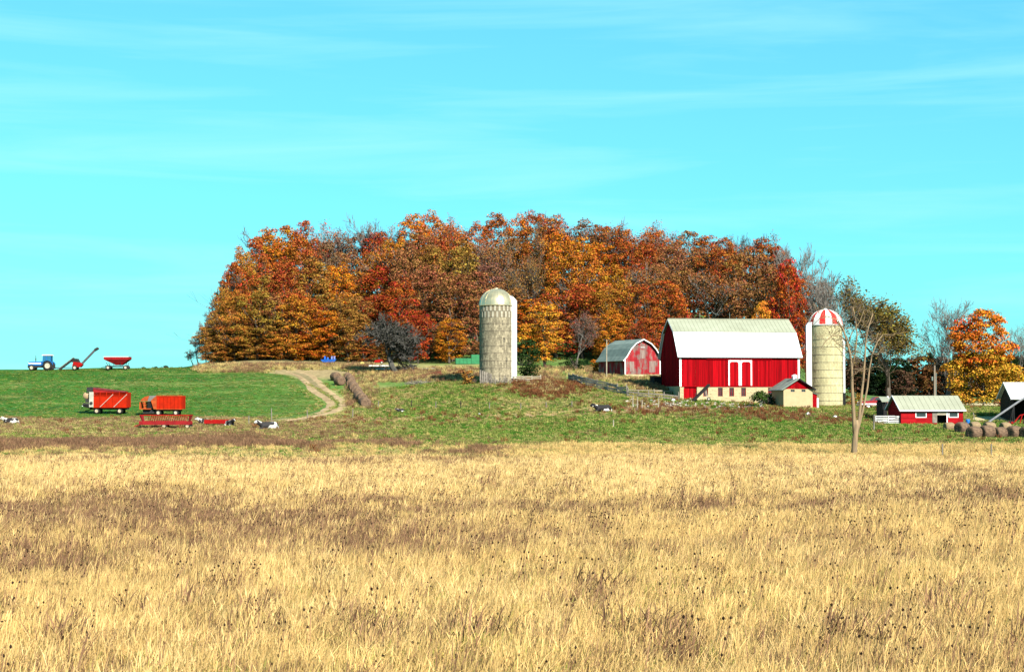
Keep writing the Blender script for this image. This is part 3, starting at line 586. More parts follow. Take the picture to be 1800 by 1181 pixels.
def wood_label(px, colour, row, kind):
    pl = min(PLACE, key=lambda q: abs(q[0] - px))[1]; w = WORD[colour] if kind != 'bare' else 'bare grey'
    lab = f"{w} {'maple' if kind == 'maple' else 'tree'} {row} {pl}"
    lab = lab.replace('yellow orange', 'yellow')
    if lab in _used: lab = lab.replace(' over ', ' further along, over ').replace(' above ', ' further along, above ').replace(' nearest ', ' further along, nearest ')
    if lab in _used: lab = lab.replace('further along', 'last along')
    if lab in _used: lab = lab.replace('bare grey', 'thin bare grey') if kind == 'bare' else lab.replace('last along', 'beyond the others')
    if len(lab.replace('-', ' ').split()) > 16: lab = lab.replace(' of the wood', '')
    _used[lab] = 1; return lab
# silhouette of the wood along the hill
TOPX = [345, 360, 375, 392, 410, 425, 460, 500, 535, 570, 605, 640, 690, 730, 780, 830, 850, 890, 940, 985, 1040, 1090, 1130, 1190, 1240, 1290, 1340, 1385, 1405, 1435, 1465, 1485]
TOPY = [618, 585, 545, 492, 450, 432, 412, 396, 384, 396, 404, 408, 396, 374, 378, 382, 388, 377, 378, 372, 386, 396, 404, 397, 410, 414, 424, 446, 466, 480, 505, 545]
def outline(px): return float(np.interp(px, TOPX, TOPY))
def colour_at(px, row):
    if px < 400: c = ['olive', 'dull', 'gold']
    elif px < 560: c = ['olive', 'brown', 'brown', 'rust', 'gold'] if row < 2 else ['rust', 'rust', 'orange']
    elif px < 640: c = ['gold', 'orange', 'olive'] if row < 2 else ['rust', 'brown', 'dull']
    elif px < 700: c = ['olive', 'red', 'gold', 'brown']
    elif px < 760: c = ['red', 'orange', 'brown', 'rust']
    elif px < 840: c = ['gold', 'olive', 'rust', 'orange'] if row > 0 else ['orange', 'brown', 'gold']
    elif px < 940: c = ['brown', 'dull', 'brown', 'orange'] if row < 3 else ['rust', 'orange', 'rust']
    elif px < 1080: c = ['gold', 'orange', 'rust', 'rust'] if row < 3 else ['rust', 'rust', 'brown']
    elif px < 1200: c = ['orange', 'rust', 'rust', 'brown']
    elif px < 1360: c = ['rust', 'brown', 'brown', 'rust', 'rust']
    else: c = ['red', 'red', 'rust']
    return c[int(RNG.integers(0, len(c)))]
ROWN = ['in the front row of the wood', 'in the second row of the wood', 'in the third row of the wood', 'on the crest of the wood']
for row, (Y0, drop, x0, x1, step, wd) in enumerate([(321, 118, 388, 1200, 46, 104), (339, 66, 420, 1440, 45, 92), (362, 28, 450, 1440, 41, 90), (394, 0, 470, 1400, 31, 86)]):
    px = x0
    while px <= x1:
        o_ = outline(px); d = drop * (1.0 if 430 < px < 1380 else .45) * RNG.uniform(.75, 1.25); top = o_ + d + (RNG.uniform(-6, 8) if row == 3 else 0)
        kind = 'maple'; c = colour_at(px, row)
        if row == 3 and RNG.random() < .28: kind = 'sparse'; c = 'dull' if RNG.random() < .5 else 'rust'
        elif row in (1, 2) and 820 < px < 950 and RNG.random() < .55: kind = 'sparse'; c = 'brown'
        elif row and RNG.random() < .10: kind = 'sparse'
        tree(px, Y0 + RNG.uniform(-5, 5), top, wd * RNG.uniform(.88, 1.15), c, kind, wood_label(px, c, ROWN[row], kind), WOOD)
        px += step * RNG.uniform(.88, 1.12)
# low front trees that close the wood down to the bank
for px, top, w, c in [(408, 462, 64, 'rust'), (424, 438, 70, 'gold'), (444, 418, 76, 'rust'), (395, 500, 56, 'olive'), (371, 590, 44, 'olive'), (384, 548, 62, 'olive'), (398, 590, 60, 'gold'), (412, 510, 76, 'gold'), (432, 575, 70, 'olive'), (478, 580, 80, 'gold'), (545, 585, 80, 'orange'), (640, 590, 60, 'rust'), (680, 600, 60, 'olive'), (850, 600, 60, 'brown'), (452, 512, 96, 'olive'), (520, 520, 100, 'gold'), (575, 545, 90, 'orange'), (612, 540, 74, 'olive'), (735, 545, 60, 'red'), (790, 560, 66, 'orange'), (1075, 545, 70, 'orange'), (1130, 560, 70, 'rust')]:
    _y = {462: 333, 438: 340, 418: 346, 500: 326}.get(top, 313 if px < 700 else 309)
    tree(px, _y, top, w, c, 'maple', wood_label(px, c, 'low against the bank,', 'maple'), WOOD)
# grey twiggy trees that show above and beside the leaves
for px, Y, top, w, k in [(338, 318, 612, 34, 'bare'), (350, 318, 588, 36, 'bare'), (362, 322, 562, 40, 'bare'), (374, 328, 528, 44, 'bare'), (394, 334, 474, 44, 'bare'), (470, 400, 396, 50, 'bare'), (642, 398, 376, 70, 'bare'), (672, 402, 384, 60, 'bare'), (940, 415, 368, 46, 'bare'), (1060, 412, 378, 60, 'bare'),
                         (1300, 405, 408, 60, 'bare'), (1352, 396, 412, 84, 'sparse'), (1378, 370, 426, 70, 'bare'), (1425, 345, 450, 66, 'bare'), (1446, 330, 482, 66, 'bare'), (1468, 318, 512, 50, 'bare')]:
    tree(px, Y, top, w, 'brown', k, wood_label(px, 'brown', "at the wood's rim", 'bare'), WOOD)
for px, top, w, c in [(1385, 452, 70, 'red'), (1405, 520, 60, 'red'), (1340, 530, 50, 'yellow')]:
    tree(px, 318 if c == 'yellow' else 330, top, w, c, 'maple', wood_label(px, c, 'below the crest', 'maple'), WOOD)

# ---- single trees round the farm
tree(958, 300, 533, 92, 'yellow', 'maple', 'yellow orange young maple standing clear of the wood behind the silo chute', None)
t = tree(1012, 292, 548, 52, 'dull', 'sparse', 'slim nearly bare sapling between the yellow maple and the rail fence', None, 'sapling')
def special(name, label, px, Y, top, trunk, crown=None, ccol=None, rz=0.0):
    X, Y, zb = at(px, Y); t = thing(name, label, 'tree', (X, Y, zb), rz); h = (HZ - top) / F * Y + CAMZ - zb; s = h / trunk[1]; t.scale = (s, s, s); obj('trunk', trunk[0], t)
    if crown: c = obj('crown', crown, t); c.color = (*COLS[ccol], 1)
    return t
# dark bushy tree on the bank
tm, tips = bare_mesh(401, 9.5, .24, 6, (3, 3), .22, .8, .02, .022, mat('dark_bark', (0.07, 0.066, 0.055), (0.12, 0.11, 0.095), 2), bend=.2)
rg = np.random.default_rng(402); T = np.array([tuple(p) for p, d in tips]); P = T[rg.integers(0, len(T), 1900)] + rg.normal(0, .3, (1900, 3)); V, Q = leaf_quads(rg, P, rg.normal(0, 1, P.shape), .26)
special('bushy_tree', 'dark round crowned tree, nearly leafless, behind the white boards', 697, 276, 547, (tm, 9.5), np_mesh('crown', V, Q, LEAF), 'dark').scale.x *= 1.25
# tall half bare tree beside the striped silo: two stems, brown olive leaves high on one side
tm, tips = bare_mesh(411, 19.5, .34, 6, (2, 3), .34, .5, .10, .022, BARK, lean=(.06, 0)); T = np.array([tuple(p) for p, d in tips]); rg = np.random.default_rng(412)
wgt = np.clip((T[:, 2] - 6) / 12 + T[:, 0] * .08, .1, None); idx = rg.choice(len(T), 11000, p=wgt / wgt.sum()); P = T[idx] + rg.normal(0, .42, (11000, 3)); V, Q = leaf_quads(rg, P, rg.normal(0, 1, P.shape), .32)
special('tall_tree', 'tall tree with thin brown olive leaves beside the striped silo', 1562, 250, 497, (tm, 19.5), np_mesh('crown', V, Q, LEAF), 'tall').scale.x *= 1.35
tm, tips = bare_mesh(421, 17, .24, 6, (2, 3), .24, .55, .10, .013, BARKG); special('bare_tree', 'bare grey tree with fine twigs behind the utility pole', 1662, 264, 516, (tm, 17))
tm, tips = bare_mesh(431, 16, .22, 6, (2, 3), .24, .55, .10, .013, BARKG); special('bare_tree', 'bare grey tree half hidden by the orange maple', 1792, 275, 556, (tm, 16))
# the orange maple: yellow skirt, orange red top
X, Y, zb = at(1728, 256); t = thing('orange_maple', 'round maple, yellow below and orange red on top, beyond the hay bales', 'tree', (X, Y, zb)); obj('trunk', maple_trunk(71, 14)[0], t)
for lab, z0, h, w, nc, c, sd in [('yellow lower crown', .8, 9.2, 13.4, 170, (0.30, 0.135, 0.016), 441), ('orange upper crown', 6.6, 15.6, 10.6, 150, (0.33, 0.075, 0.011), 442)]:
    o = obj('crown', crown_mesh('crown', sd, w, h, z0, nc, 80, .34, 'egg' if z0 < 2 else 'dome', (.9, 1.35)), t, label=lab); o.color = (*c, 1)
# dark cedar by the grey silo, apple tree by the barn, small shrubs
cd = crown_mesh('crown', 451, 5, 6.2, .1, 60, 46, .3, 'egg', (.6, 1.0), LEAF_E)
X, Y, zb = at(930, 256); t = thing('cedar', 'dark green bushy cedar at the foot of the grey silo', 'tree', (X, Y, zb)); obj('trunk', maple_trunk(72, 5)[0], t); o = obj('crown', cd, t); o.color = (*COLS['dgreen'], 1)
def shrub(px, Y, w, h, col, label, seed, name='shrub', m=None):
    X, Y, zb = at(px, Y); t = thing(name, label, 'shrub', (X, Y, zb - .05)); obj('trunk', bare_mesh(seed, h * .8, .06, 3, (2, 3), .3, .8)[0], t)
    o = obj('crown', crown_mesh('crown', seed, w, h, .05, int(14 + w * h * 1.4), 40, .24, 'egg', (.35, .6), m or LEAF_E), t); o.color = (*COLS[col], 1); return t
shrub(1350, 229.5, 2.6, 1.9, 'dgreen', 'dark green shrub against the cream wall beside the milk house', 461)
X, Y, zb = at(1335, 225); t = thing('leaning_tree', 'small leaning tree with a pale trunk before the big barn', 'tree', (X, Y, zb)); mb = MB(); mb.tube([(0, 0, -.2), (.25, 0, .7), (.5, 0, 1.5), (.55, 0, 2.1)], [.17, .14, .11, .06], 8); mb.build('trunk', mat('pale_trunk', (.62, .55, .42), (.45, .38, .28), 3), t)
o = obj('crown', crown_mesh('crown', 463, 3.0, 2.6, 1.2, 24, 40, .24, 'egg', (.4, .7), LEAF_E), t); o.color = (.03, .05, .01, 1)
shrub(823, 244, 2.6, 2.6, 'olive', 'olive leaved bush at the dark base of the grey silo', 465, m=LEAF)
shrub(1006, 289, 5.5, 3.0, 'dgreen', 'dark green bush under the bare sapling', 467); shrub(1052, 276, 4.2, 3.0, 'orange', 'orange leaved bush by the yard lamp pole', 469, m=LEAF)
shrub(1085, 272, 3.4, 2.4, 'yellow', 'yellow leaved bush at the dark side of the old barn', 471, m=LEAF); shrub(1500, 262, 4, 3, 'olive', 'olive bush behind the forked tree', 473, m=LEAF)
shrub(1768, 248, 4, 2.4, 'brown', 'brown bush under the orange maple', 475, m=LEAF)
# tree line far behind the farm
FAR = []
for i in range(3): FAR.append((9, 12, crown_mesh('crown', 480 + i, 9, 12, .3, 70, 30, .7, 'dome', (1.1, 1.7))))
FARP = [(5.5, 14, crown_mesh('crown', 490 + i, 5.5, 14, .3, 70, 30, .55, 'cone', (.7, 1.1), LEAF_E)) for i in range(2)]
FPL = [(1490, 'behind the forked bare tree'), (1525, 'behind the pickup truck'), (1565, 'behind the tall half bare tree'), (1605, 'over the low red shed'), (1640, 'behind the utility pole'), (1675, 'between utility pole and orange maple'), (1730, 'behind the orange maple'), (1790, 'over the machine shed')]
for row, (Yf, step) in enumerate([(425, 15), (475, 19)]):
    px = 1466 + 8 * row
    while px < 1835:
        ev = RNG.random() < .5; Wd, H, cm = (FARP if ev else FAR)[int(RNG.integers(0, 2))]; X, Y, zb = at(px, Yf + RNG.uniform(-14, 14)); top = RNG.uniform(612, 640) if ev else RNG.uniform(622, 650)
        pl = min(FPL, key=lambda q: abs(q[0] - px))[1]; h = (HZ - top) / F * Y + CAMZ - zb + 1
        lab = f"{'dark far conifer' if ev else 'dim brown far tree'} {pl}{', in the rear line' if row else ''}"
        t = thing('conifer' if ev else 'far_tree', lab, 'tree', (X, Y, zb - 1), float(RNG.uniform(0, 6)), lab + ' (several)'); s = h / H; t.scale = (s * 1.25, s * 1.25, s)
        o = obj('crown', cm, t); c = np.array(COLS['pine'] if ev else COLS[['dgreen', 'brown', 'dull', 'dark'][int(RNG.integers(0, 4))]]) * (.9 if ev else .45); o.color = (*[float(v) for v in c], 1)
        mb = MB(); mb.tube([(0, 0, -.5), (0, 0, H * .5)], [.22, .12], 5); mb.build('trunk', BARK, t); px += step * RNG.uniform(.7, 1.3)
for i, (px, top) in enumerate([(252, 645.5), (272, 644), (283, 645.5), (291, 643), (300, 645), (318, 645)]):
    X, Y, zb = at(px, 640); h = (HZ - top) / F * Y + CAMZ - zb; t = thing('far_tree', ['low', 'round', 'slim', 'tallest', 'blunt', 'lone'][i] + ' tiny treetop on the skyline past the gravity wagon', 'tree', (X, Y, zb), 0, 'tiny treetops on the skyline'); s = h / 12; t.scale = (s * .8, s * .8, s); o = obj('crown', FAR[i % 3][2], t); o.color = (.02, .025, .015, 1); mb = MB(); mb.tube([(0, 0, -.5), (0, 0, 6)], [.22, .12], 5); mb.build('trunk', BARK, t)
# the forked bare elm in front
X0, Y0, Z0 = hit(1500, 803); sc_ = Y0 / F
def P2(px, py, dy=0.0): return Vector(((px - 1500) * sc_, dy, (803 - py) * sc_))
t = thing('forked_bare_tree', 'tall bare tree with a forked pale trunk at the edge of the straw field', 'tree', (X0, Y0, Z0))
mb = MB(); tips = []; rg = np.random.default_rng(77)
mb.tube([P2(1499.5, 815), P2(1500.5, 790), P2(1502.5, 765), P2(1504, 748), P2(1504, 738)], [.33, .27, .25, .27, .2], 12)
STEMS = [([(1502, 768), (1500.5, 745), (1499, 715), (1497, 680), (1497, 650), (1494, 622), (1488, 600), (1482, 580), (1474, 566)], .21, .05, -.3), ([(1504, 768), (1508.5, 745), (1513, 705), (1518, 665), (1521, 630), (1523, 600), (1528, 575), (1536, 552)], .17, .04, .3),
         ([(1505, 764), (1511, 742), (1519, 712), (1526, 680), (1530, 650), (1536, 622), (1546, 600), (1556, 588)], .14, .035, .9), ([(1497, 650), (1503, 620), (1506, 590), (1503, 562), (1498, 540)], .10, .03, -.6), ([(1488, 600), (1476, 590), (1462, 590), (1450, 600), (1440, 614)], .07, .02, -.9),
         ([(1482, 580), (1470, 562), (1456, 556), (1442, 560), (1430, 572)], .065, .02, .4), ([(1494, 622), (1482, 610), (1472, 604), (1462, 592), (1456, 578)], .06, .018, .2), ([(1497, 640), (1486, 628), (1476, 614), (1468, 606)], .05, .016, .5), ([(1490, 606), (1498, 585), (1512, 566), (1520, 545)], .06, .018, .1)]
for pts, r0, r1, dy in STEMS:
    n_ = len(pts); mb.tube([P2(*p, dy * i / n_) for i, p in enumerate(pts)], [r0 + (r1 - r0) * (i / (n_ - 1)) ** .8 for i in range(n_)], 8)
    for i in range(max(2, n_ // 2), n_):
        for _ in range(2 if r0 > .055 else 1):
            d = Vector((rg.normal(-.1, .8), rg.normal(0, .7), rg.uniform(-.1, .8))).normalized(); q = P2(*pts[i], dy * i / n_)
            grow(mb, tips, rg, q, d, rg.uniform(.7, 1.35), max(.018, r1 * .8), 1, 3, (2, 3), .30, .0, .010, .8)
mb.build('trunk', BARKP, t, True)
# ------------------------------------------------------------------ farm buildings
RED = mat('red_barn_paint', (0.44, 0.003, 0.007), (0.24, 0.004, 0.007), 1.0, 0.85, bump=.1, stretch=(6, 6, .35), island=.34, k=.57, spec=.02)
FADED = mat('weathered_red_boards', (0.40, 0.022, 0.03), (0.27, 0.19, 0.165), 0.75, 0.9, bump=.1, lo=.46, hi=.60, stretch=(1.6, 1.6, .7), island=.2, detail=7)
WHITE = mat('white_paint', (0.80, 0.80, 0.77), (0.66, 0.65, 0.60), 2.5, 0.6, lo=.5, hi=.8, k=.75)
CREAM = mat('cream_whitewashed_stone', (0.66, 0.54, 0.31), (0.50, 0.40, 0.22), 1.8, 0.9, bump=.6, lo=.45, hi=.75, k=.50)
TIN = mat('white_roof_metal', (0.82, 0.82, 0.80), (0.70, 0.70, 0.66), .8, 0.45, lo=.55, hi=.85, stretch=(1, .3, .3), k=.95)
TINOLD = mat('greenish_old_roof', (0.50, 0.52, 0.38), (0.40, 0.41, 0.29), .5, 0.6, lo=.35, hi=.7, stretch=(.6, 1, 1), k=.47)
GALV = mat('weathered_galvanised_roof', (0.34, 0.40, 0.33), (0.20, 0.245, 0.21), .9, 0.55, lo=.35, hi=.65, bump=.1)
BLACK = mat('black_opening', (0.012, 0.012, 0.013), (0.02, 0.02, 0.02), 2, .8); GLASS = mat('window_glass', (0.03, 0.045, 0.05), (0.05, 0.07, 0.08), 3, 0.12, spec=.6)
GREYW = mat('grey_weathered_wood', (0.36, 0.31, 0.25), (0.20, 0.17, 0.14), 3, .9, bump=.4, stretch=(1, 1, 1), island=.35); PALEW = mat('pale_bleached_wood', (0.55, 0.47, 0.34), (0.38, 0.32, 0.23), 3, .9, bump=.3, island=.2)
DARKM = mat('dark_steel', (0.03, 0.032, 0.035), (0.06, 0.055, 0.05), 4, .6); RUBBER = mat('black_rubber', (0.02, 0.02, 0.02), (0.035, 0.033, 0.03), 5, .85)
RIMW = mat('cream_wheel_rim', (0.72, 0.68, 0.52), (0.5, 0.45, 0.33), 5, .6)
def boards(mb, u0, u1, zlo, zhi, place, w=.24, t=.03, rg=None):
    """vertical siding boards; place(u, out, z) turns wall coordinates into a point; zhi(u) is the wall head"""
    rg = rg or np.random.default_rng(5); u = u0
    while u < u1 - .02:
        v = min(u + w, u1); o_ = t * rg.uniform(.6, 1.4); a, b = u + .006, v - .006; za = zlo(u) if callable(zlo) else zlo; h0, h1 = zhi(a), zhi(b)
        mb.hexa([place(a, 0, za), place(b, 0, za), place(b, o_, za), place(a, o_, za)], [place(a, 0, h0), place(b, 0, h1), place(b, o_, h1), place(a, o_, h0)]); u = v
def roof_slab(parent, name, m, p0, p1, x0, x1, th=.10, label=None, ribs=.6, rm=None):
    """a roof slope from eave p0 to top p1 (both in y,z), with standing seams"""
    mb = MB(); d = Vector((0, p1[0] - p0[0], p1[1] - p0[1])).normalized(); nrm = Vector((0, -d.z, d.y)); nrm = nrm if nrm.z > 0 else -nrm
    a0, a1, b0, b1 = Vector((x0, *p0)), Vector((x1, *p0)), Vector((x0, *p1)), Vector((x1, *p1)); n_ = nrm * th
    mb.hexa([a0, a1, b1, b0], [a0 + n_, a1 + n_, b1 + n_, b0 + n_])
    if ribs:
        x = x0 + ribs
        while x < x1 - .1: mb.beam(Vector((x, *p0)) + nrm * (th + .015), Vector((x, *p1)) + nrm * (th + .015), .04, .03, up=nrm); x += ribs
    return mb.build(name, m, parent, label=label)
def window(parent, x, z0, z1, w, y=0.0, frame=None, bars=(1, 2), fw=.07, glass=None):
    f = MB(); f.box(x - w / 2 - fw, x - w / 2, y - .05, y + .12, z0 - fw, z1 + fw); f.box(x + w / 2, x + w / 2 + fw, y - .05, y + .12, z0 - fw, z1 + fw)
    f.box(x - w / 2, x + w / 2, y - .048, y + .12, z1, z1 + fw); f.box(x - w / 2, x + w / 2, y - .048, y + .12, z0 - fw, z0)
    for k_ in range(bars[0]): xx = x - w / 2 + w * (k_ + 1) / (bars[0] + 1); f.box(xx - .02, xx + .02, y + .02, y + .06, z0, z1)
    for k_ in range(bars[1]): zz = z0 + (z1 - z0) * (k_ + 1) / (bars[1] + 1); f.box(x - w / 2, x + w / 2, y + .018, y + .058, zz - .02, zz + .02)
    o = f.build('window', frame or RED, parent); g = MB(); g.box(x - w / 2, x + w / 2, y + .07, y + .10, z0, z1); g.build('pane', glass or GLASS, o); return o

# ---- the big red barn
TH = math.radians(8)
X, Y, _ = at(1195, 232); Z = CAMZ + (HZ - 704) / F * 232
t = thing('barn', 'big red barn with a white gambrel roof and white sliding doors', 'barn', (X, Y, Z), TH); LB, DB = 18.0, 12.0
WINS = [3.85, 6.05, 7.75, 9.55, 13.6]
mb = MB()
edges = [(0, .6)] ; mb.box(0, .55, 0, .4, -1.2, 2.1); mb.box(2.55, WINS[0] - .36, 0, .4, -1.2, 2.1); mb.box(.55, 2.55, 0, .4, -1.2, .02)
for i, w_ in enumerate(WINS):
    nx_ = WINS[i + 1] - .36 if i + 1 < len(WINS) else LB
    mb.box(w_ - .36, w_ + .36, 0, .4, -1.2, .62); mb.box(w_ - .36, w_ + .36, 0, .4, 1.88, 2.1); mb.box(w_ + .36, nx_, 0, .4, -1.2, 2.1)
mb.box(0, .4, .402, DB, -2, 2.1); mb.box(LB - .4, LB, .402, DB, -2, 2.1); mb.box(.402, LB - .402, DB - .4, DB, -2, 2.1)
rg = np.random.default_rng(9)
mb.build('stone_foundation', CREAM, t)
fs = MB()                                                     # fieldstones that show through the whitewash
for k_ in range(230):
    x = rg.uniform(.1, LB - .1); z = rg.uniform(.05, 2.0); s = rg.uniform(.10, .22)
    if .5 < x < 2.6 or any(abs(x - w_) < .36 + s for w_ in WINS): continue
    fs.add([(x - s, 0, z - s * .5), (x + s, 0, z - s * .5), (x + s * .8, 0, z + s * .6), (x - s * .7, 0, z + s * .55), (x, -.045, z)], [(0, 1, 4), (1, 2, 4), (2, 3, 4), (3, 0, 4)])
fs.build('foundation_stone', CREAM, t, kind='stuff')
for w_ in WINS: window(t, w_, .66, 1.84, .58, .12, RED, (1, 3))
d = MB(); boards(d, .6, 2.5, .03, lambda u: 1.98, lambda u, o_, z: (u, .20 - o_, z), .2); dd = d.build('lower_door', RED, t); h = MB(); h.box(2.3, 2.36, .12, .16, .8, 1.1); h.build('handle', DARKM, dd)
gab = [(0, 6.55), (2.55, 10.0), (DB / 2, 12.0), (DB - 2.55, 10.0), (DB, 6.55)]
def gtop(y): return float(np.interp(y, [p[0] for p in gab], [p[1] for p in gab])) - .06
mb = MB(); boards(mb, 0, LB, 2.10, lambda u: 6.5, lambda u, o_, z: (u, -o_, z), .26); mb.build('wall', RED, t, label='front wall of bright red vertical boards')
mb = MB(); boards(mb, 0, LB, 2.10, lambda u: 6.5, lambda u, o_, z: (u, DB + o_, z), .26); mb.build('wall', RED, t)
mb = MB(); boards(mb, 0, DB, 2.10, gtop, lambda u, o_, z: (-o_, u, z), .26); mb.build('gable', RED, t)
mb = MB(); boards(mb, 0, DB, 2.10, gtop, lambda u, o_, z: (LB + o_, u, z), .26); mb.build('gable', RED, t)
mb = MB(); mb.box(-.07, .22, -.075, -.045, 2.05, 6.5); mb.build('corner_board', WHITE, t); mb = MB(); mb.box(LB - .22, LB + .07, -.075, -.045, 2.05, 6.5); mb.build('corner_board', WHITE, t)
mb = MB(); mb.box(.22, LB - .22, -.07, -.05, 2.0, 2.12); mb.build('sill_board', RED, t)
ov = .35
for sgn in (0, 1):
    fy = (lambda y: y) if sgn == 0 else (lambda y: DB - y)
    roof_slab(t, 'roof', TIN, (fy(-.42), 6.25), (fy(2.62), 10.08), -ov, LB + ov, label='steep white lower slope of the gambrel roof')
    roof_slab(t, 'roof', TINOLD, (fy(2.46), 10.06), (fy(DB / 2), 12.08), -ov, LB + ov, label='flatter greenish upper slope of the gambrel roof')
mb = MB(); mb.beam((-ov, DB / 2, 12.2), (LB + ov, DB / 2, 12.2), .35, .08); mb.build('ridge_cap', TINOLD, t)
for i, x in enumerate((4.6, 9.2, 13.4)):
    mb = MB(); mb.tube([(x, DB / 2, 12.2), (x, DB / 2, 13.2)], .025, 5); mb.lathe([(0, -.1), (.1, 0), (0, .1)], 8, 'z', (x, DB / 2, 12.8)); mb.build('lightning_rod', GALV, t)
for x in (-ov - .04, LB + ov):
    mb = MB(); 
    for (y0, z0), (y1, z1) in [((-.42, 6.25), (2.55, 10.05)), ((2.55, 10.05), (DB / 2, 12.05)), ((DB / 2, 12.05), (DB - 2.55, 10.05)), ((DB - 2.55, 10.05), (DB + .42, 6.25))]: mb.beam((x + .02, y0, z0), (x + .02, y1, z1), .04, .2)
    mb.build('verge_board', WHITE, t)
for x0, x1 in ((7.25, 8.98), (9.05, 10.8)):
    d = MB(); boards(d, x0, x1, 2.2, lambda u: 5.9, lambda u, o_, z: (u, -.075 - o_, z), .22, .02); do = d.build('sliding_door', RED, t)
    f = MB(); y0, y1 = -.135, -.105; f.box(x0, x0 + .19, y0, y1, 2.2, 5.9); f.box(x1 - .19, x1, y0, y1, 2.2, 5.9); f.box(x0 + .19, x1 - .19, y0, y1, 5.68, 5.9)
    f.prism([(x0 + .19, 5.68), (x0 + .19, 5.46), (x0 + .41, 5.68)], y0, y1); f.prism([(x1 - .19, 5.68), (x1 - .41, 5.68), (x1 - .19, 5.46)], y0, y1); f.build('door_frame', WHITE, do)
mb = MB(); mb.box(4.0, 13.8, -.16, -.06, 5.96, 6.06); mb.build('door_track', RED, t)
# dark lean-to at the back corner
X, Y, _ = at(1157, 243); mb = MB(); t = thing('lean_to', 'low black lean-to against the dark gable of the big barn', 'shed', (X - .6, Y, gz(X, Y) - .2), TH)
mb.box(0, 1.7, 0, 3.0, -.6, 1.75); mb.build('wall', BLACK, t); mb = MB(); mb.hexa([(-.1, -.15, 1.76), (1.75, -.15, 1.9), (1.75, 3.1, 1.9), (-.1, 3.1, 1.76)], [(-.1, -.15, 1.86), (1.75, -.15, 2.0), (1.75, 3.1, 2.0), (-.1, 3.1, 1.86)]); mb.build('roof', DARKM, t)
# bale elevator leaning at the foundation
X, Y, Zg = hit(1216, 707); t = thing('bale_elevator', 'black bale elevator leaning up against the cream wall of the big barn', 'elevator', (X, Y, Z), TH)
mb = MB(); a, b_ = Vector((0, -.6, -.1)), Vector((2.5, -.3, 2.2)); mb.beam(a, b_, .7, .10, up=(0, 0, 1))
for s in (-.33, .33): mb.beam(a + Vector((0, s, .12)), b_ + Vector((0, s, .12)), .06, .34)
mb.build('chute', BLACK, t)
for k_ in range(9):
    p = a + (b_ - a) * (k_ + .5) / 9; mb = MB(); mb.box(p.x - .03, p.x + .03, p.y - .3, p.y + .3, p.z + .06, p.z + .16); mb.build('slat', DARKM, t)
for s in (-.3, .3): mb = MB(); mb.beam((1.9, -.4 + s, 1.5), (2.25, -.5 + s, 0), .06); mb.build('leg', RIMW, t)
wheel(t, 2.25, -.85, .25, .26, .14, RUBBER, RIMW)

# ---- milk house
X, Y, _ = at(1377, 226); Z = CAMZ + (HZ - 712) / F * 226; t = thing('milk_house', 'small cream gabled milk house with red gable before the barn', 'shed', (X, Y, Z), math.radians(9)); WM, DM, EZ, PZ = 4.3, 5.2, 2.30, 3.72
WALLC = mat('cream_block', (0.68, 0.53, 0.30), (0.60, 0.46, 0.25), 1.5, .9, bump=.2)
mb = MB(); mb.box(0, WM, 0, .2, -1, EZ - .42); mb.box(0, 1.05, 0, .2, EZ - .42, EZ - .08); mb.box(1.65, 2.65, 0, .2, EZ - .42, EZ - .08); mb.box(3.25, WM, 0, .2, EZ - .42, EZ - .08); mb.box(0, WM, 0, .2, EZ - .08, EZ)
mb.box(0, .2, .202, DM, -1, EZ); mb.box(WM - .2, WM, .202, DM, -1, EZ); mb.box(.202, WM - .202, DM - .2, DM, -1, EZ); mb.build('wall', WALLC, t)
jn = MB()
for zz in np.arange(.2, EZ - .5, .2): jn.box(.02, WM - .02, -.006, 0, zz, zz + .012)
for x in (1.35, 2.95): window(t, x, EZ - .40, EZ - .10, .56, .06, GREYW, (1, 0), .03)
mb = MB(); boards(mb, .02, WM - .02, EZ + .01, lambda u: EZ + .02 + (PZ - EZ - .05) * (1 - abs(u - WM / 2) / (WM / 2)), lambda u, o_, z: (u, -o_ - .01, z), .2); mb.build('gable', RED, t)
for sg in (-1, 1):
    mb = MB(); e = .35; c = WM / 2; x0, x1 = c, c + sg * (WM / 2 + .42); z1 = EZ - .18; y0, y1 = -.4, DM + .3
    mb.hexa([(x0, y0, PZ), (x1, y0, z1), (x1, y1, z1), (x0, y1, PZ)], [(x0, y0, PZ + .1), (x1, y0, z1 + .1), (x1, y1, z1 + .1), (x0, y1, PZ + .1)]); mb.build('roof', GALV, t)
    mb = MB(); mb.beam((x0, y0 - .03, PZ + .03), (x1, y0 - .03, z1 + .03), .05, .16); mb.build('verge_board', BLACK if sg > 0 else GALV, t)
    mb = MB(); mb.beam((x1 + sg * .02, y0, z1 + .06), (x1 + sg * .02, y1, z1 + .06), .04, .12); mb.build('eave_board', WHITE, t)
mb = MB(); mb.box(WM / 2 - .28, WM / 2 + .28, 1.2, 1.8, PZ - .1, PZ + .42); mb.prism([(WM / 2 - .36, PZ + .42), (WM / 2 + .36, PZ + .42), (WM / 2, PZ + .66)], 1.1, 1.9); mb.build('roof_vent', WHITE, t)
mb = MB(); mb.hexa([(WM + .02, .6, -1), (WM + .85, .6, -1), (WM + .85, 3, -1), (WM + .02, 3, -1)], [(WM + .02, .6, 1.75), (WM + .85, .6, 1.45), (WM + .85, 3, 1.45), (WM + .02, 3, 1.75)]); ln = mb.build('side_entry', RED, t)
mb = MB(); mb.beam((WM - .05, 1.8, 1.85), (WM + 1.1, 1.8, 1.45), 2.7, .06, up=(0, 0, 1)); mb.build('roof', GALV, ln); mb = MB(); mb.box(WM + .86, WM + 1.15, .7, 1.0, -.5, 1.0); mb.build('door_post', WHITE, ln)

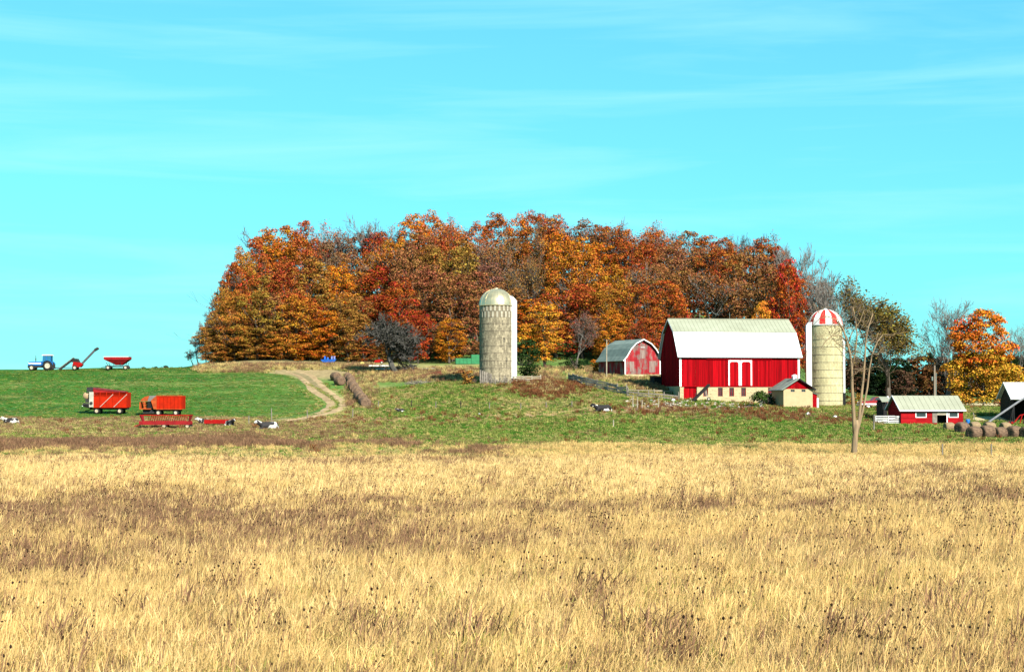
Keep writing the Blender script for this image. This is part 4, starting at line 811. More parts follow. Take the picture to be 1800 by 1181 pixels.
# ---- silos
def silo(name, label, px, Y, base_py, r, h, stave_m, dome, band=False, chute_x=0.0):
    X, _, _ = at(px, Y); Z = CAMZ + (HZ - base_py) / F * Y; t = thing(name, label, 'silo', (X, Y, Z)); rg = np.random.default_rng(int(px))
    core = MB(); core.lathe([(r - .08, -1.5), (r - .08, h)], 48); core.build('inner_wall', stave_m[1], t, True)
    ns_ = 66; hh = .76; mb = MB(); rows = int(h / hh) + 1; top_b = 2 if band else 0
    for j in range(-1, rows - top_b):
        z0 = j * hh; z1 = min(z0 + hh, h - top_b * .95)
        for k_ in range(ns_):
            off = hh / 2 * (k_ % 2); a0 = 2 * math.pi * (k_ + .03) / ns_; a1 = 2 * math.pi * (k_ + .97) / ns_; ro = r + rg.uniform(-.012, .012); za, zb = z0 + off + .01, min(z1 + off - .01, h - top_b * .95)
            if zb <= za: continue
            if rg.random() < .012: continue                    # a gap where the mortar has gone
            p = [(ro * math.cos(a), ro * math.sin(a)) for a in (a0, a1)]; q = [((r - .08) * math.cos(a), (r - .08) * math.sin(a)) for a in (a0, a1)]
            mb.hexa([(*p[0], za), (*p[1], za), (*q[1], za), (*q[0], za)], [(*p[0], zb), (*p[1], zb), (*q[1], zb), (*q[0], zb)])
    mb.build('stave', stave_m[0], t, kind='stuff')
    if band:                                                   # chequered rows of pale and dark staves under the dome
        for row in range(2):
            for tone in range(2):
                mb = MB(); z0 = h - (2 - row) * .95
                for k_ in range(48):
                    if (k_ + row) % 2 != tone: continue
                    a0 = 2 * math.pi * (k_ + .04) / 48; a1 = 2 * math.pi * (k_ + .96) / 48; ro = r + (.03 if tone == 0 else -.02)
                    p = [(ro * math.cos(a), ro * math.sin(a)) for a in (a0, a1)]; q = [((r - .08) * math.cos(a), (r - .08) * math.sin(a)) for a in (a0, a1)]
                    mb.hexa([(*p[0], z0 + .02), (*p[1], z0 + .02), (*q[1], z0 + .02), (*q[0], z0 + .02)], [(*p[0], z0 + .93), (*p[1], z0 + .93), (*q[1], z0 + .93), (*q[0], z0 + .93)])
                mb.build('chequer_band', PALEST if tone == 0 else DARKST, t)
    zz = 1.0
    while zz < h - 2:
        hp = MB(); hp.lathe([(r + .012, zz - .035), (r + .04, zz), (r + .012, zz + .035)], 40); hp.build('hoop', HOOP, t); zz += 1.14
    nd = len(dome); ng_ = 16; dome_r = r + .06; dh = r * dome[0]
    for k_ in range(ng_):
        a0 = 2 * math.pi * k_ / ng_ + dome[2]; a1 = 2 * math.pi * (k_ + 1) / ng_ + dome[2]; mb = MB()
        prof = [(dome_r * math.cos(e), h + dh * math.sin(e)) for e in np.linspace(0, math.pi / 2 - .03, 9)]; mb.lathe(prof, 3, 'z', (0, 0, 0), a0, a1)
        mm = dome[1][k_ % len(dome[1])]; mb.build('dome_panel', mm, t, True, label='red dome panel' if mm is DRED else None)
    rb = MB()
    for k_ in range(ng_):
        a = 2 * math.pi * k_ / ng_ + dome[2]; rb.tube([((dome_r + .01) * math.cos(e) * math.cos(a), (dome_r + .01) * math.cos(e) * math.sin(a), h + dh * math.sin(e)) for e in np.linspace(0, 1.5, 8)], .03, 4)
    rb.build('dome_rib', dome[3], t); mb = MB(); mb.lathe([(dome_r + .05, h - .1), (dome_r + .08, h - .02), (dome_r + .02, h + .04)], 40); mb.build('eave_ring', dome[3], t); mb = MB(); mb.lathe([(.3, h + dh - .03), (.25, h + dh + .12), (0, h + dh + .18)], 12); mb.build('dome_cap', dome[3], t, True)
    return t
STAVE1 = mat('grey_tan_concrete_stave', (0.58, 0.49, 0.32), (0.36, 0.305, 0.20), 4.0, .9, bump=.3, lo=.35, hi=.6, island=.38, k=.41); IN1 = mat('silo_mortar', (.20, .175, .13), (.13, .12, .09), 2, .95); DARKST = mat('dark_stave', (.32, .26, .17), (.22, .18, .12), 2, .9); PALEST = mat('pale_stave', (.62, .56, .42), (.46, .41, .30), 2, .9)
STAVE2 = mat('cream_concrete_stave', (0.72, 0.64, 0.36), (0.60, 0.53, 0.29), .5, .9, bump=.2, lo=.35, hi=.65, island=.14, k=.52); IN2 = mat('silo_mortar_pale', (.38, .33, .21), (.28, .25, .17), 2, .95); HOOP = mat('rusty_steel_hoop', (.22, .18, .13), (.13, .10, .08), 6, .7)
DOMEM = mat('galvanised_dome', (0.66, 0.55, 0.33), (0.52, 0.43, 0.26), 1.2, 0.33, metal=.75, lo=.4, hi=.7, k=.85, spec=.5); DRED = mat('dome_red', (.55, .02, .02), (.42, .01, .01), 2, .6, k=.8); DWHITE = mat('dome_white', (.8, .78, .72), (.68, .66, .6), 2, .5, k=.75)
s1 = silo('silo', 'tall grey concrete stave silo with a silver metal dome', 872.5, 246, 672, 2.62, 11.85, (STAVE1, IN1), (1.0, [DOMEM], .1, DOMEM), True)
mb = MB(); mb.T = Matrix.Translation((2.55, -.55, 0)); prof = [(.62 * math.cos(a), .62 * math.sin(a)) for a in np.linspace(-1.9, 1.9, 9)]
for (xa, ya), (xb, yb) in zip(prof[:-1], prof[1:]): mb.hexa([(xa, ya, .6), (xb, yb, .6), (xb * .94, yb * .94, .6), (xa * .94, ya * .94, .6)], [(xa, ya, 12.6), (xb, yb, 12.6), (xb * .94, yb * .94, 12.6), (xa * .94, ya * .94, 12.6)])
mb.hexa([(-.2, -.55, 12.6), (.55, -.5, 12.6), (.55, .5, 12.6), (-.2, .55, 12.6)], [(-.5, -.4, 13.3), (.0, -.3, 13.2), (.0, .3, 13.2), (-.5, .4, 13.3)]); mb.build('chute', WHITE, s1)
mb = MB()
for a, b_ in [((-2.9, -1.9), (-1.0, -2.6))]:
    for k_ in range(6): mb.box(-2.5 + k_ * .32, -2.5 + k_ * .32 + .22, -2.55, -2.45, -.3, 1.9 - k_ * .12)
mb.build('board_lean_to', GREYW, s1)
s2 = silo('silo', 'cream concrete silo with a red and white striped dome', 1451.5, 239, 716, 2.46, 12.35, (STAVE2, IN2), (.95, [DWHITE, DRED], -1.75, DWHITE))
mb = MB(); mb.box(-3.1, -2.32, -1.2, -.2, 0, 12.2); mb.hexa([(-3.1, -1.2, 12.2), (-2.32, -1.2, 12.2), (-2.32, -.2, 12.2), (-3.1, -.2, 12.2)], [(-2.8, -1.2, 12.7), (-2.2, -1.1, 12.75), (-2.2, -.3, 12.75), (-2.8, -.2, 12.7)]); mb.build('chute', WHITE, s2)
mb = MB(); mb.tube([(2.75, .1, 2.2), (2.75, .1, 9.6), (2.6, .1, 10.3)], .17, 8); mb.build('fill_pipe', WHITE, s2)
mb = MB(); mb.box(2.5, 2.95, -.1, .5, .2, 2.2); mb.build('blower_box', BLACK, s2)

# ---- old gambrel barn
X, Y, _ = at(1098, 262); Z = CAMZ + (HZ - 664) / F * 262; t = thing('old_barn', 'small old barn with weathered red gable and rounded grey roof', 'barn', (X, Y, Z), math.radians(22)); WO, DO = 6.6, 10.0
arch = [(-.45, 2.75), (.25, 3.55), (1.0, 4.75), (1.9, 5.65), (3.3, 6.35), (4.7, 5.65), (5.6, 4.75), (6.35, 3.55), (7.05, 2.75)]
def atop(x): return float(np.interp(x, [p[0] for p in arch], [p[1] for p in arch])) - .08
mb = MB(); mb.box(0, WO, .0, .3, -1.2, .6); mb.box(0, .3, .302, DO, -1.2, .6); mb.box(WO - .3, WO, .302, DO, -1.2, .6); mb.build('stone_foundation', CREAM, t)
mb = MB(); boards(mb, 0, WO, .6, lambda u: atop(u), lambda u, o_, z: (u, -o_, z), .24); mb.build('gable', FADED, t)
mb = MB(); boards(mb, 0, WO, .6, lambda u: atop(u), lambda u, o_, z: (u, DO + o_, z), .24); mb.build('gable', FADED, t)
for x in (0, WO): mb = MB(); boards(mb, 0, DO, .6, lambda u: 3.0, (lambda u, o_, z: (-o_, u, z)) if x == 0 else (lambda u, o_, z: (WO + o_, u, z)), .24); mb.build('wall', FADED, t)
for (xa, za), (xb, zb) in zip(arch[:-1], arch[1:]):
    mb = MB(); nrm = Vector((-(zb - za), 0, xb - xa)).normalized() * .08; e = Vector((xb - xa, 0, zb - za)).normalized() * .015
    A, B = Vector((xa, -.45, za)) - e, Vector((xb, -.45, zb)) + e; D_ = Vector((0, DO + .8, 0)); mb.hexa([A, B, B + D_, A + D_], [A + nrm, B + nrm, B + D_ + nrm, A + D_ + nrm]); mb.build('roof', GALV, t)
mb = MB()
for (xa, za), (xb, zb) in zip(arch[:-1], arch[1:]): mb.beam((xa, -.49, za), (xb, -.49, zb), .05, .16)
mb.build('verge_board', WHITE, t)
for x in (.08, WO - .08): mb = MB(); mb.box(x - .1, x + .1, -.07, -.042, .6, 3.0); mb.build('corner_board', WHITE, t)
mb = MB(); mb.box(.2, WO - .2, -.065, -.045, 3.0, 3.1); mb.build('trim_board', FADED, t)
OLDG = mat('bare_grey_boards', (.36, .29, .24), (.27, .14, .13), 1.2, .9, stretch=(2, 2, .5), island=.15)
for (x0, x1, z0, z1) in [(2.8, 3.8, 3.2, 4.6), (.9, 1.7, 1.0, 2.7), (4.5, 5.6, .9, 2.8), (3.2, 3.7, 5.0, 5.6)]:
    d = MB(); boards(d, x0, x1, z0, lambda u: z1, lambda u, o_, z: (u, -.05 - o_, z), .2, .02); d.build('door', OLDG, t, label='bare grey board hatch in the red gable')
mb = MB(); mb.box(2.9, 3.7, -.10, -.07, 5.0, 5.06); mb.build('hatch_rail', WHITE, t)

# ---- low red shed
X, Y, _ = at(1583, 208); Z = CAMZ + (HZ - 743) / F * 208; t = thing('shed', 'long low red shed with pale roof behind the row of hay bales', 'shed', (X, Y, Z), math.radians(7)); LS, DS = 8.45, 4.8
RED2 = mat('bright_red_boards', (0.48, 0.014, 0.018), (0.38, 0.01, 0.014), 1.5, .8, stretch=(1, 1, 3), island=.2, spec=.03); ROOFP = mat('pale_green_roof', (0.56, 0.57, 0.42), (0.46, 0.47, 0.34), .6, .6, lo=.35, hi=.7, k=.40)
ops = [(2.05, 3.35, .78, 1.35), (4.9, 6.15, .0, 1.3), (6.55, 7.7, .78, 1.35)]
def shed_boards(mb, a, b_, z0, z1):
    z = z0
    while z < z1 - .01: q = min(z + .2, z1); mb.box(a, b_, -.02, .05, z + .004, q - .004); z = q
mb = MB(); xs = [0] + [v for o_ in ops for v in o_[:2]] + [LS]
for a, b_ in zip(xs[::2], xs[1::2]): shed_boards(mb, a, b_, -.3, 1.72)
for a, b_, z0, z1 in ops: shed_boards(mb, a, b_, z1, 1.72); (shed_boards(mb, a, b_, -.3, z0) if z0 > .1 else None)
mb.build('wall', RED2, t, label='front wall of red boards'); mb = MB(); mb.prismx([(.06, -.5), (DS, -.5), (DS, 1.72), (DS / 2, 3.4), (.06, 1.74)], 0, .08); mb.build('gable', RED2, t); mb = MB(); mb.prismx([(.06, -.5), (DS, -.5), (DS, 1.72), (DS / 2, 3.4), (.06, 1.74)], LS - .08, LS); mb.build('gable', RED2, t)
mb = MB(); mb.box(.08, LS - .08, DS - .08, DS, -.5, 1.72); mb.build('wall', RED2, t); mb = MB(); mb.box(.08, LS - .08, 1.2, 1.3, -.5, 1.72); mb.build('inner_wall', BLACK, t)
for a, b_, z0, z1 in (ops[0], ops[2]):
    f = MB(); f.box(a - .1, a, -.06, -.022, z0 - .1, z1); f.box(b_, b_ + .1, -.06, -.022, z0 - .1, z1); f.box(a, b_, -.06, -.022, z0 - .1, z0); w_ = f.build('window', WHITE, t); g = MB(); g.box(a, b_, .06, .09, z0, z1); g.build('pane', GLASS, w_)
d = MB(); d.box(4.25, 4.88, -.06, -.022, 0, 1.4); d.build('door', GREYW, t, label='grey board door standing open'); d = MB(); d.box(4.9, 6.15, -.05, -.022, 1.0, 1.45); d.build('lintel_board', PALEW, t)
mb = MB(); mb.box(6.18, 6.32, -.06, -.022, 0, 1.4); mb.build('door_post', WHITE, t)
roof_slab(t, 'roof', ROOFP, (-.35, 1.55), (DS / 2, 3.48), -.3, LS + .3, .08, ribs=.7); roof_slab(t, 'roof', ROOFP, (DS + .35, 1.55), (DS / 2, 3.48), -.3, LS + .3, .08, ribs=.7)
mb = MB(); mb.box(-.3, LS + .3, -.40, -.35, 1.52, 1.66); mb.build('eave_board', WHITE, t)
mb = MB(); mb.beam((-.33, -.38, 1.6), (-.33, DS / 2, 3.52), .05, .14); mb.beam((-.33, DS / 2, 3.52), (-.33, DS + .38, 1.6), .05, .14); mb.build('verge_board', WHITE, t)
# calf shelter behind it
X, Y, _ = at(1551, 213); Z = CAMZ + (HZ - 729) / F * 213; t = thing('calf_shelter', 'small dark open calf shelter next to the low red shed', 'shed', (X, Y, Z), math.radians(7))
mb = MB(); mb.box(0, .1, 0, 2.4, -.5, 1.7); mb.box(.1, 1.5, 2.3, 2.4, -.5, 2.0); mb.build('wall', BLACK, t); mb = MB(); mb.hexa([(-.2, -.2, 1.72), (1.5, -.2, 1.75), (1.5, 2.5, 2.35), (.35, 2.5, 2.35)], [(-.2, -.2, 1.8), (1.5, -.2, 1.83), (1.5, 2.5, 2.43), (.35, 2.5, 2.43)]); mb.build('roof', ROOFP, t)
mb = MB(); mb.box(.95, 1.07, -.1, .02, -.5, 1.72); mb.build('post', WHITE, t)
# machine shed at the frame's edge
X, Y, _ = at(1781, 214); Z = CAMZ + (HZ - 741) / F * 214; t = thing('machine_shed', 'dark open machine shed with white roof edge and red implements inside', 'shed', (X, Y, Z), math.radians(-6)); H_ = 2.9
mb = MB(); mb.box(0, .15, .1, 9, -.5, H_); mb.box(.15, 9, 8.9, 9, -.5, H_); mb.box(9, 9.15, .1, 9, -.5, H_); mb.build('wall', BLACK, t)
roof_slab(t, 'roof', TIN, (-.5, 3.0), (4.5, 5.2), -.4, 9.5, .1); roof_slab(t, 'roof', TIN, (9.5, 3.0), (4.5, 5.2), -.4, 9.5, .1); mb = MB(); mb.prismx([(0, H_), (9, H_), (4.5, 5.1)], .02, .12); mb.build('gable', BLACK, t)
mb = MB(); mb.beam((-.44, -.5, 3.02), (-.44, 4.5, 5.25), .06, .2); mb.beam((-.44, 4.5, 5.25), (-.44, 9.5, 3.02), .06, .2); mb.build('verge_board', WHITE, t)
# ------------------------------------------------------------------ machines on the hill and below it
BLUE = mat('tractor_blue', (0.015, 0.14, 0.42), (0.012, 0.10, 0.32), 3, .5, k=.75); RUSTR = mat('wagon_red', (0.60, 0.024, 0.005), (0.40, 0.02, 0.006), 1.3, .8, lo=.4, hi=.7, island=.14, spec=.03)
ORANGE = mat('wagon_orange', (0.64, 0.11, 0.018), (0.36, 0.06, 0.014), 2.2, .65); DRED2 = mat('hopper_dark_red', (0.30, 0.01, 0.012), (0.18, 0.007, 0.008), 1.4, .7, k=.72); CREAMP = mat('cream_sheet', (.62, .60, .50), (.5, .47, .38), 2, .6)
REDM = mat('implement_red', (.50, .012, .01), (.34, .01, .008), 2, .7, spec=.05); HAY = mat('loose_hay', (.48, .36, .16), (.32, .23, .09), 4, .95, bump=.6, island=.3); BALE = mat('weathered_bale', (.30, .19, .115), (.12, .075, .05), 3.2, .95, bump=1.0, stretch=(.8, 2, 2), lo=.35, hi=.62)
BALET = mat('tan_bale', (.42, .30, .17), (.28, .19, .10), 2.2, .95, bump=.8, stretch=(1, 3, 3)); GREENM = mat('green_paint', (.05, .30, .12), (.04, .22, .09), 2, .5)
def place(px, py): return hit(px, py)
# tractor, facing left along the crest
X, Y, Z = place(73, 651.5); t = thing('tractor', 'blue tractor with white cab roof on the crest of the green hill', 'tractor', (X, Y, Z), 0)
for y in (-.85, .85): wheel(t, 1.35, y, .86, .88, .46, RUBBER, RIMW); wheel(t, -1.55, y, .52, .53, .34, RUBBER, RIMW)
mb = MB(); mb.box(-2.3, .5, -.28, .28, .55, .95); mb.box(.5, 1.7, -.35, .35, .6, 1.2); mb.beam((-1.55, -.85, .55), (-1.55, .85, .55), .14); mb.beam((1.35, -.8, .86), (1.35, .8, .86), .2); mb.box(-2.45, -2.2, -.3, .3, .5, .95); mb.build('chassis', DARKM, t)
mb = MB(); mb.prism([(-2.4, .95), (.35, .95), (.35, 1.72), (-2.2, 1.6), (-2.4, 1.45)], -.36, .36); mb.build('bonnet', BLUE, t)
for y0, y1 in ((-.385, -.362), (.362, .385)): mb = MB(); mb.prism([(-2.3, 1.22), (.0, 1.22), (.0, 1.46), (-2.3, 1.40)], y0, y1); mb.build('side_panel', WHITE, t)
mb = MB(); mb.box(-2.43, -2.405, -.3, .3, 1.0, 1.42); mb.build('grille', DARKM, t)
for y in (-.24, .24): mb = MB(); mb.lathe([(0, -2.44), (.07, -2.44), (.08, -2.40)], 8, 'x', (0, y, 1.5)); mb.build('headlight', WHITE, t)
mb = MB(); mb.tube([(-1.0, -.2, 1.65), (-1.0, -.2, 2.75)], .05, 8); mb.tube([(-1.0, -.2, 1.8), (-1.0, -.2, 2.3)], .09, 8); mb.build('exhaust', DARKM, t)
mb = MB()
for x, y in ((.4, -.68), (.4, .68), (1.1, -.7), (1.1, .7), (1.85, -.66), (1.85, .66)): mb.beam((x, y, 1.2), (x + (.05 if x < 1 else -.03), y * .94, 2.75), .09)
mb.box(.35, 1.9, -.72, -.64, .95, 1.5); mb.box(.35, 1.9, .64, .72, .95, 1.5); mb.box(.32, .42, -.64, .64, .95, 1.55); mb.box(1.82, 1.9, -.64, .64, .95, 1.55); mb.build('cab', BLUE, t)
mb = MB(); mb.box(.45, 1.8, -.655, -.645, 1.5, 2.72); mb.box(.45, 1.8, .645, .655, 1.5, 2.72); mb.box(.42, .44, -.6, .6, 1.55, 2.72); mb.box(1.82, 1.84, -.6, .6, 1.55, 2.72); mb.build('cab_glass', mat('tinted_glass', (.02, .16, .30), (.03, .2, .36), 2, .1, spec=.6), t)
mb = MB(); mb.prism([(.25, 2.76), (2.0, 2.76), (1.97, 2.88), (1.6, 2.93), (.6, 2.93), (.3, 2.88)], -.78, .78); mb.build('cab_roof', WHITE, t)
for s in (-1, 1): mb = MB(); mb.lathe([(.98, s * .62), (1.0, s * .62), (1.0, s * 1.1), (.98, s * 1.1)], 10, 'y', (1.35, 0, .86), .3, 2.6); mb.build('mudguard', BLUE, t)
mb = MB(); mb.beam((1.7, 0, .5), (2.75, 0, .45), .12); mb.beam((2.5, 0, .45), (2.5, 0, 1.1), .06); mb.build('drawbar', DARKM, t)
# conveyor / grain elevator behind it
X, Y, Z = place(133, 650.5); t = thing('grain_conveyor', 'red wheeled grain conveyor with a long raised grey spout behind the tractor', 'conveyor', (X, Y, Z), 0)
for y in (-.6, .6): wheel(t, 0, y, .42, .44, .28, RUBBER, RIMW)
mb = MB(); mb.prism([(-.5, .65), (.9, .5), (1.35, .95), (1.0, 1.35), (-.3, 1.5)], -.55, .55); mb.beam((-.1, -.6, .42), (-.1, .6, .42), .1); mb.build('body', REDM, t)
mb = MB(); mb.hexa([(-.6, -.5, 1.4), (.8, -.5, 1.3), (.8, .5, 1.3), (-.6, .5, 1.4)], [(-.5, -.7, 2.1), (.35, -.7, 2.05), (.35, .7, 2.05), (-.5, .7, 2.1)]); mb.build('hopper', DARKM, t)
mb = MB(); mb.beam((-2.9, 0, .12), (-.3, 0, 2.1), .7, .32); mb.build('intake_belt', DARKM, t)
for s in (-.38, .38): mb = MB(); mb.beam((-2.9, s, .3), (-.3, s, 2.28), .05, .12); mb.build('side_rail', GALV, t)
mb = MB(); mb.tube([(.9, 0, .9), (3.6, 0, 3.75)], .20, 10); mb.build('spout', mat('grey_spout', (.16, .15, .16), (.11, .10, .11), 3, .5), t); mb = MB(); mb.tube([(3.45, 0, 3.6), (3.95, 0, 3.9), (4.1, 0, 3.75)], [.27, .27, .22], 10); mb.build('spout_cap', DARKM, t)
mb = MB(); mb.beam((-.4, 0, .45), (-4.2, 0, .45), .12); mb.beam((-3.2, 0, .1), (-3.2, 0, .5), .08); mb.beam((1.0, .2, .9), (2.3, .2, 2.4), .06); mb.build('drawbar', DARKM, t)
# gravity wagon
X, Y, Z = place(207, 650); t = thing('gravity_wagon', 'dark red gravity wagon with tapered hopper on the hill crest', 'wagon', (X, Y, Z), 0)
for x in (-1.55, 1.6):
    for y in (-.8, .8): wheel(t, x, y, .40, .41, .26, RUBBER, RIMW)
mb = MB(); mb.beam((-2.2, -.35, .62), (2.0, -.35, .62), .14, .2); mb.beam((-2.2, .35, .62), (2.0, .35, .62), .14, .2); mb.beam((-1.55, -.8, .42), (-1.55, .8, .42), .14); mb.beam((1.6, -.8, .42), (1.6, .8, .42), .14)
for x in (-1.6, -.5, .6, 1.6): mb.beam((x, -.6, .7), (x * 1.15, -.9, 1.3), .07); mb.beam((x, .6, .7), (x * 1.15, .9, 1.3), .07)
mb.beam((-2.2, 0, .55), (-3.0, 0, .4), .1); mb.build('chassis', DARKM, t)
mb = MB(); mb.hexa([(-.2, -.5, .85), (.9, -.5, .85), (.9, .5, .85), (-.2, .5, .85)], [(-2.25, -1.15, 1.85), (2.2, -1.15, 1.85), (2.2, 1.15, 1.85), (-2.25, 1.15, 1.85)])
h_ = mb.build('hopper', DRED2, t); mb = MB(); mb.box(-2.25, 2.2, -1.17, -1.13, 1.855, 2.35); mb.box(-2.25, 2.2, 1.13, 1.17, 1.855, 2.35); mb.box(-2.27, -2.23, -1.13, 1.13, 1.855, 2.35); mb.box(2.18, 2.22, -1.13, 1.13, 1.855, 2.35); mb.build('side_board', DRED2, h_); mb = MB(); mb.box(-2.3, 2.25, -1.22, -1.175, 2.3, 2.38); mb.build('rim_rail', WHITE, h_)
# big forage wagon
X, Y, Z = place(192, 727); t = thing('forage_wagon', 'tall red forage wagon with a white front and slatted top rows', 'wagon', (X, Y, Z), 0); TX = mat('old_tyre_white', (.70, .62, .42), (.5, .42, .28), 4, .7)
for x in (-1.5, 1.75):
    for y in (-.85, .85): wheel(t, x, y, .40, .41, .28, RUBBER, TX)
mb = MB(); mb.beam((-2.6, -.4, .72), (2.8, -.4, .72), .16, .25); mb.beam((-2.6, .4, .72), (2.8, .4, .72), .16, .25); mb.beam((-1.5, -.85, .42), (-1.5, .85, .42), .16); mb.beam((1.75, -.85, .42), (1.75, .85, .42), .16); mb.beam((-2.6, 0, .6), (-3.4, 0, .35), .12); mb.box(-1.9, 2.7, -1.0, 1.0, .84, .9); mb.build('chassis', DARKM, t)
w_ = MB(); w_.box(-1.85, 2.85, -1.14, -1.10, .9, 2.55); sd = w_.build('side_panel', RUSTR, t); mb = MB(); mb.box(-1.85, 2.85, 1.10, 1.14, .9, 3.0); mb.build('side_panel', RUSTR, t); mb = MB(); mb.box(2.81, 2.85, -1.10, 1.10, .9, 3.0); mb.build('rear_panel', RUSTR, t)
for z in (2.72, 2.86, 3.0): mb = MB(); mb.box(-1.85, 2.85, -1.14, -1.10, z - .025, z + .025); mb.build('slat', RUSTR, t)
for x in (-1.82, -.95, -.05, .85, 1.75, 2.82): mb = MB(); mb.box(x - .04, x + .04, -1.20, -1.145, .9, 3.1); mb.build('upright', RUSTR, t)
mb = MB(); mb.box(-1.85, 2.85, -1.22, -1.145, 2.5, 2.62); mb.box(-1.85, 2.85, -1.22, -1.145, .86, .98); mb.build('side_rail', RUSTR, t)
for x in (-.95, 1.0): mb = MB(); mb.beam((x, -1.25, .95), (x + 1.85, -1.25, 2.75), .07, .09); mb.build('brace', mat('pale_brace', (.7, .45, .36), (.6, .35, .28), 3, .6), t)
mb = MB(); mb.hexa([(-1.95, -1.2, 3.5), (2.5, -1.2, 3.02), (2.5, 1.2, 3.02), (-1.95, 1.2, 3.5)], [(-1.95, -1.0, 3.72), (2.5, -1.0, 3.18), (2.5, 1.0, 3.18), (-1.95, 1.0, 3.72)]); mb.build('roof', mat('dark_canvas_roof', (.22, .03, .03), (.12, .02, .02), 2, .8), t)
mb = MB(); mb.hexa([(-1.95, -1.14, 3.02), (2.5, -1.14, 3.0), (2.5, -1.12, 3.0), (-1.95, -1.12, 3.02)], [(-1.95, -1.14, 3.5), (2.5, -1.14, 3.04), (2.5, -1.12, 3.04), (-1.95, -1.12, 3.5)]); mb.build('roof_side', DRED2, t)
mb = MB(); mb.box(-2.9, -1.88, -1.0, 1.0, 3.1, 3.75); mb.build('front_hood', DARKM, t); mb = MB(); mb.box(-2.5, -1.86, -1.18, 1.18, .95, 3.08); mb.build('front_panel', CREAMP, t)
mb = MB(); mb.lathe([(0, -.75), (.42, -.75), (.5, -.6), (.5, .6), (.42, .75), (0, .75)], 14, 'y', (-3.05, 0, 2.55)); mb.build('beater', mat('beige_cover', (.62, .42, .24), (.5, .33, .18), 3, .6), t, True)
mb = MB(); mb.box(-3.4, -2.52, -1.15, 1.15, 1.25, 1.5); mb.hexa([(-3.3, -.9, .95), (-2.6, -.9, .8), (-2.6, .9, .8), (-3.3, .9, .95)], [(-3.5, -1.1, 1.25), (-2.52, -1.1, 1.25), (-2.52, 1.1, 1.25), (-3.5, 1.1, 1.25)]); mb.box(-3.1, -2.52, -.9, .9, 1.6, 2.1); mb.build('cross_conveyor', DARKM, t)
mb = MB(); mb.box(-3.55, -3.42, -1.0, 1.0, 1.05, 1.2); mb.build('conveyor_lip', WHITE, t); mb = MB(); mb.lathe([(0, -1.26), (.22, -1.26), (.22, -1.19), (0, -1.19)], 12, 'y', (-2.2, 0, 1.5)); mb.build('gear_cover', DARKM, t)
# second forage wagon
X, Y, Z = place(290, 730); t = thing('forage_wagon', 'lower rusty orange forage wagon with ribbed box beside the red hay rack', 'wagon', (X, Y, Z), 0)
for x in (-.7, 1.75):
    for y in (-.85, .85): wheel(t, x, y, .38, .39, .27, RUBBER, RIMW)
mb = MB(); mb.beam((-2.9, -.4, .72), (2.4, -.4, .72), .16, .25); mb.beam((-2.9, .4, .72), (2.4, .4, .72), .16, .25); mb.beam((-.7, -.85, .4), (-.7, .85, .4), .16); mb.beam((1.75, -.85, .4), (1.75, .85, .4), .16); mb.box(-2.9, -1.3, -.7, .7, .3, .8); mb.build('chassis', DARKM, t)
for y0, y1 in ((-1.1, -1.06), (1.06, 1.1)): mb = MB(); mb.box(-.95, 2.7, y0, y1, .9, 2.75); mb.build('side_panel', RUSTR, t)
mb = MB(); mb.box(2.66, 2.7, -1.06, 1.06, .9, 2.7); mb.build('rear_panel', RUSTR, t); mb = MB(); mb.box(-.95, -.91, -1.06, 1.06, .9, 2.7); mb.build('front_panel', ORANGE, t)
for i in range(8): x = -.9 + i * .51; mb = MB(); mb.box(x - .03, x + .03, -1.17, -1.105, .9, 2.8); mb.build('rib', RUSTR if i else ORANGE, t)
mb = MB(); mb.box(-.95, 2.7, -1.18, -1.105, 2.7, 2.82); mb.box(-.95, 2.7, -1.18, -1.105, .84, .92); mb.build('side_rail', ORANGE, t)
mb = MB(); mb.hexa([(-2.2, -1.0, 2.0), (-.96, -1.0, 1.9), (-.96, 1.0, 1.9), (-2.2, 1.0, 2.0)], [(-2.0, -.95, 2.75), (-.96, -.95, 2.8), (-.96, .95, 2.8), (-2.0, .95, 2.75)]); mb.build('front_hood', mat('dull_grey_sheet', (.26, .24, .22), (.18, .16, .15), 3, .6), t)
mb = MB(); mb.prism([(-3.2, 2.0), (-2.2, 2.0), (-1.95, 2.72), (-2.5, 2.65), (-3.0, 2.3)], -1.05, -.95); mb.prism([(-3.2, 2.0), (-2.2, 2.0), (-1.95, 2.72), (-2.5, 2.65), (-3.0, 2.3)], .95, 1.05); mb.prism([(-1.3, .9), (-.96, .9), (-.96, 2.75), (-1.7, 2.1)], -1.12, -1.05); mb.build('front_side', ORANGE, t)
for z in (1.05, 1.4, 1.75): mb = MB(); mb.tube([(-2.6, -1.0, z), (-2.6, 1.0, z)], .16, 8); mb.build('beater', ORANGE, t)
mb = MB(); mb.box(-3.2, -1.7, -1.15, 1.15, .85, 1.0); mb.box(-3.3, -3.15, -1.1, 1.1, .85, 1.9); mb.build('cross_conveyor', ORANGE, t); mb = MB(); mb.box(-2.2, -1.2, -.9, .9, 1.0, 1.95); mb.build('feed_opening', BLACK, t)
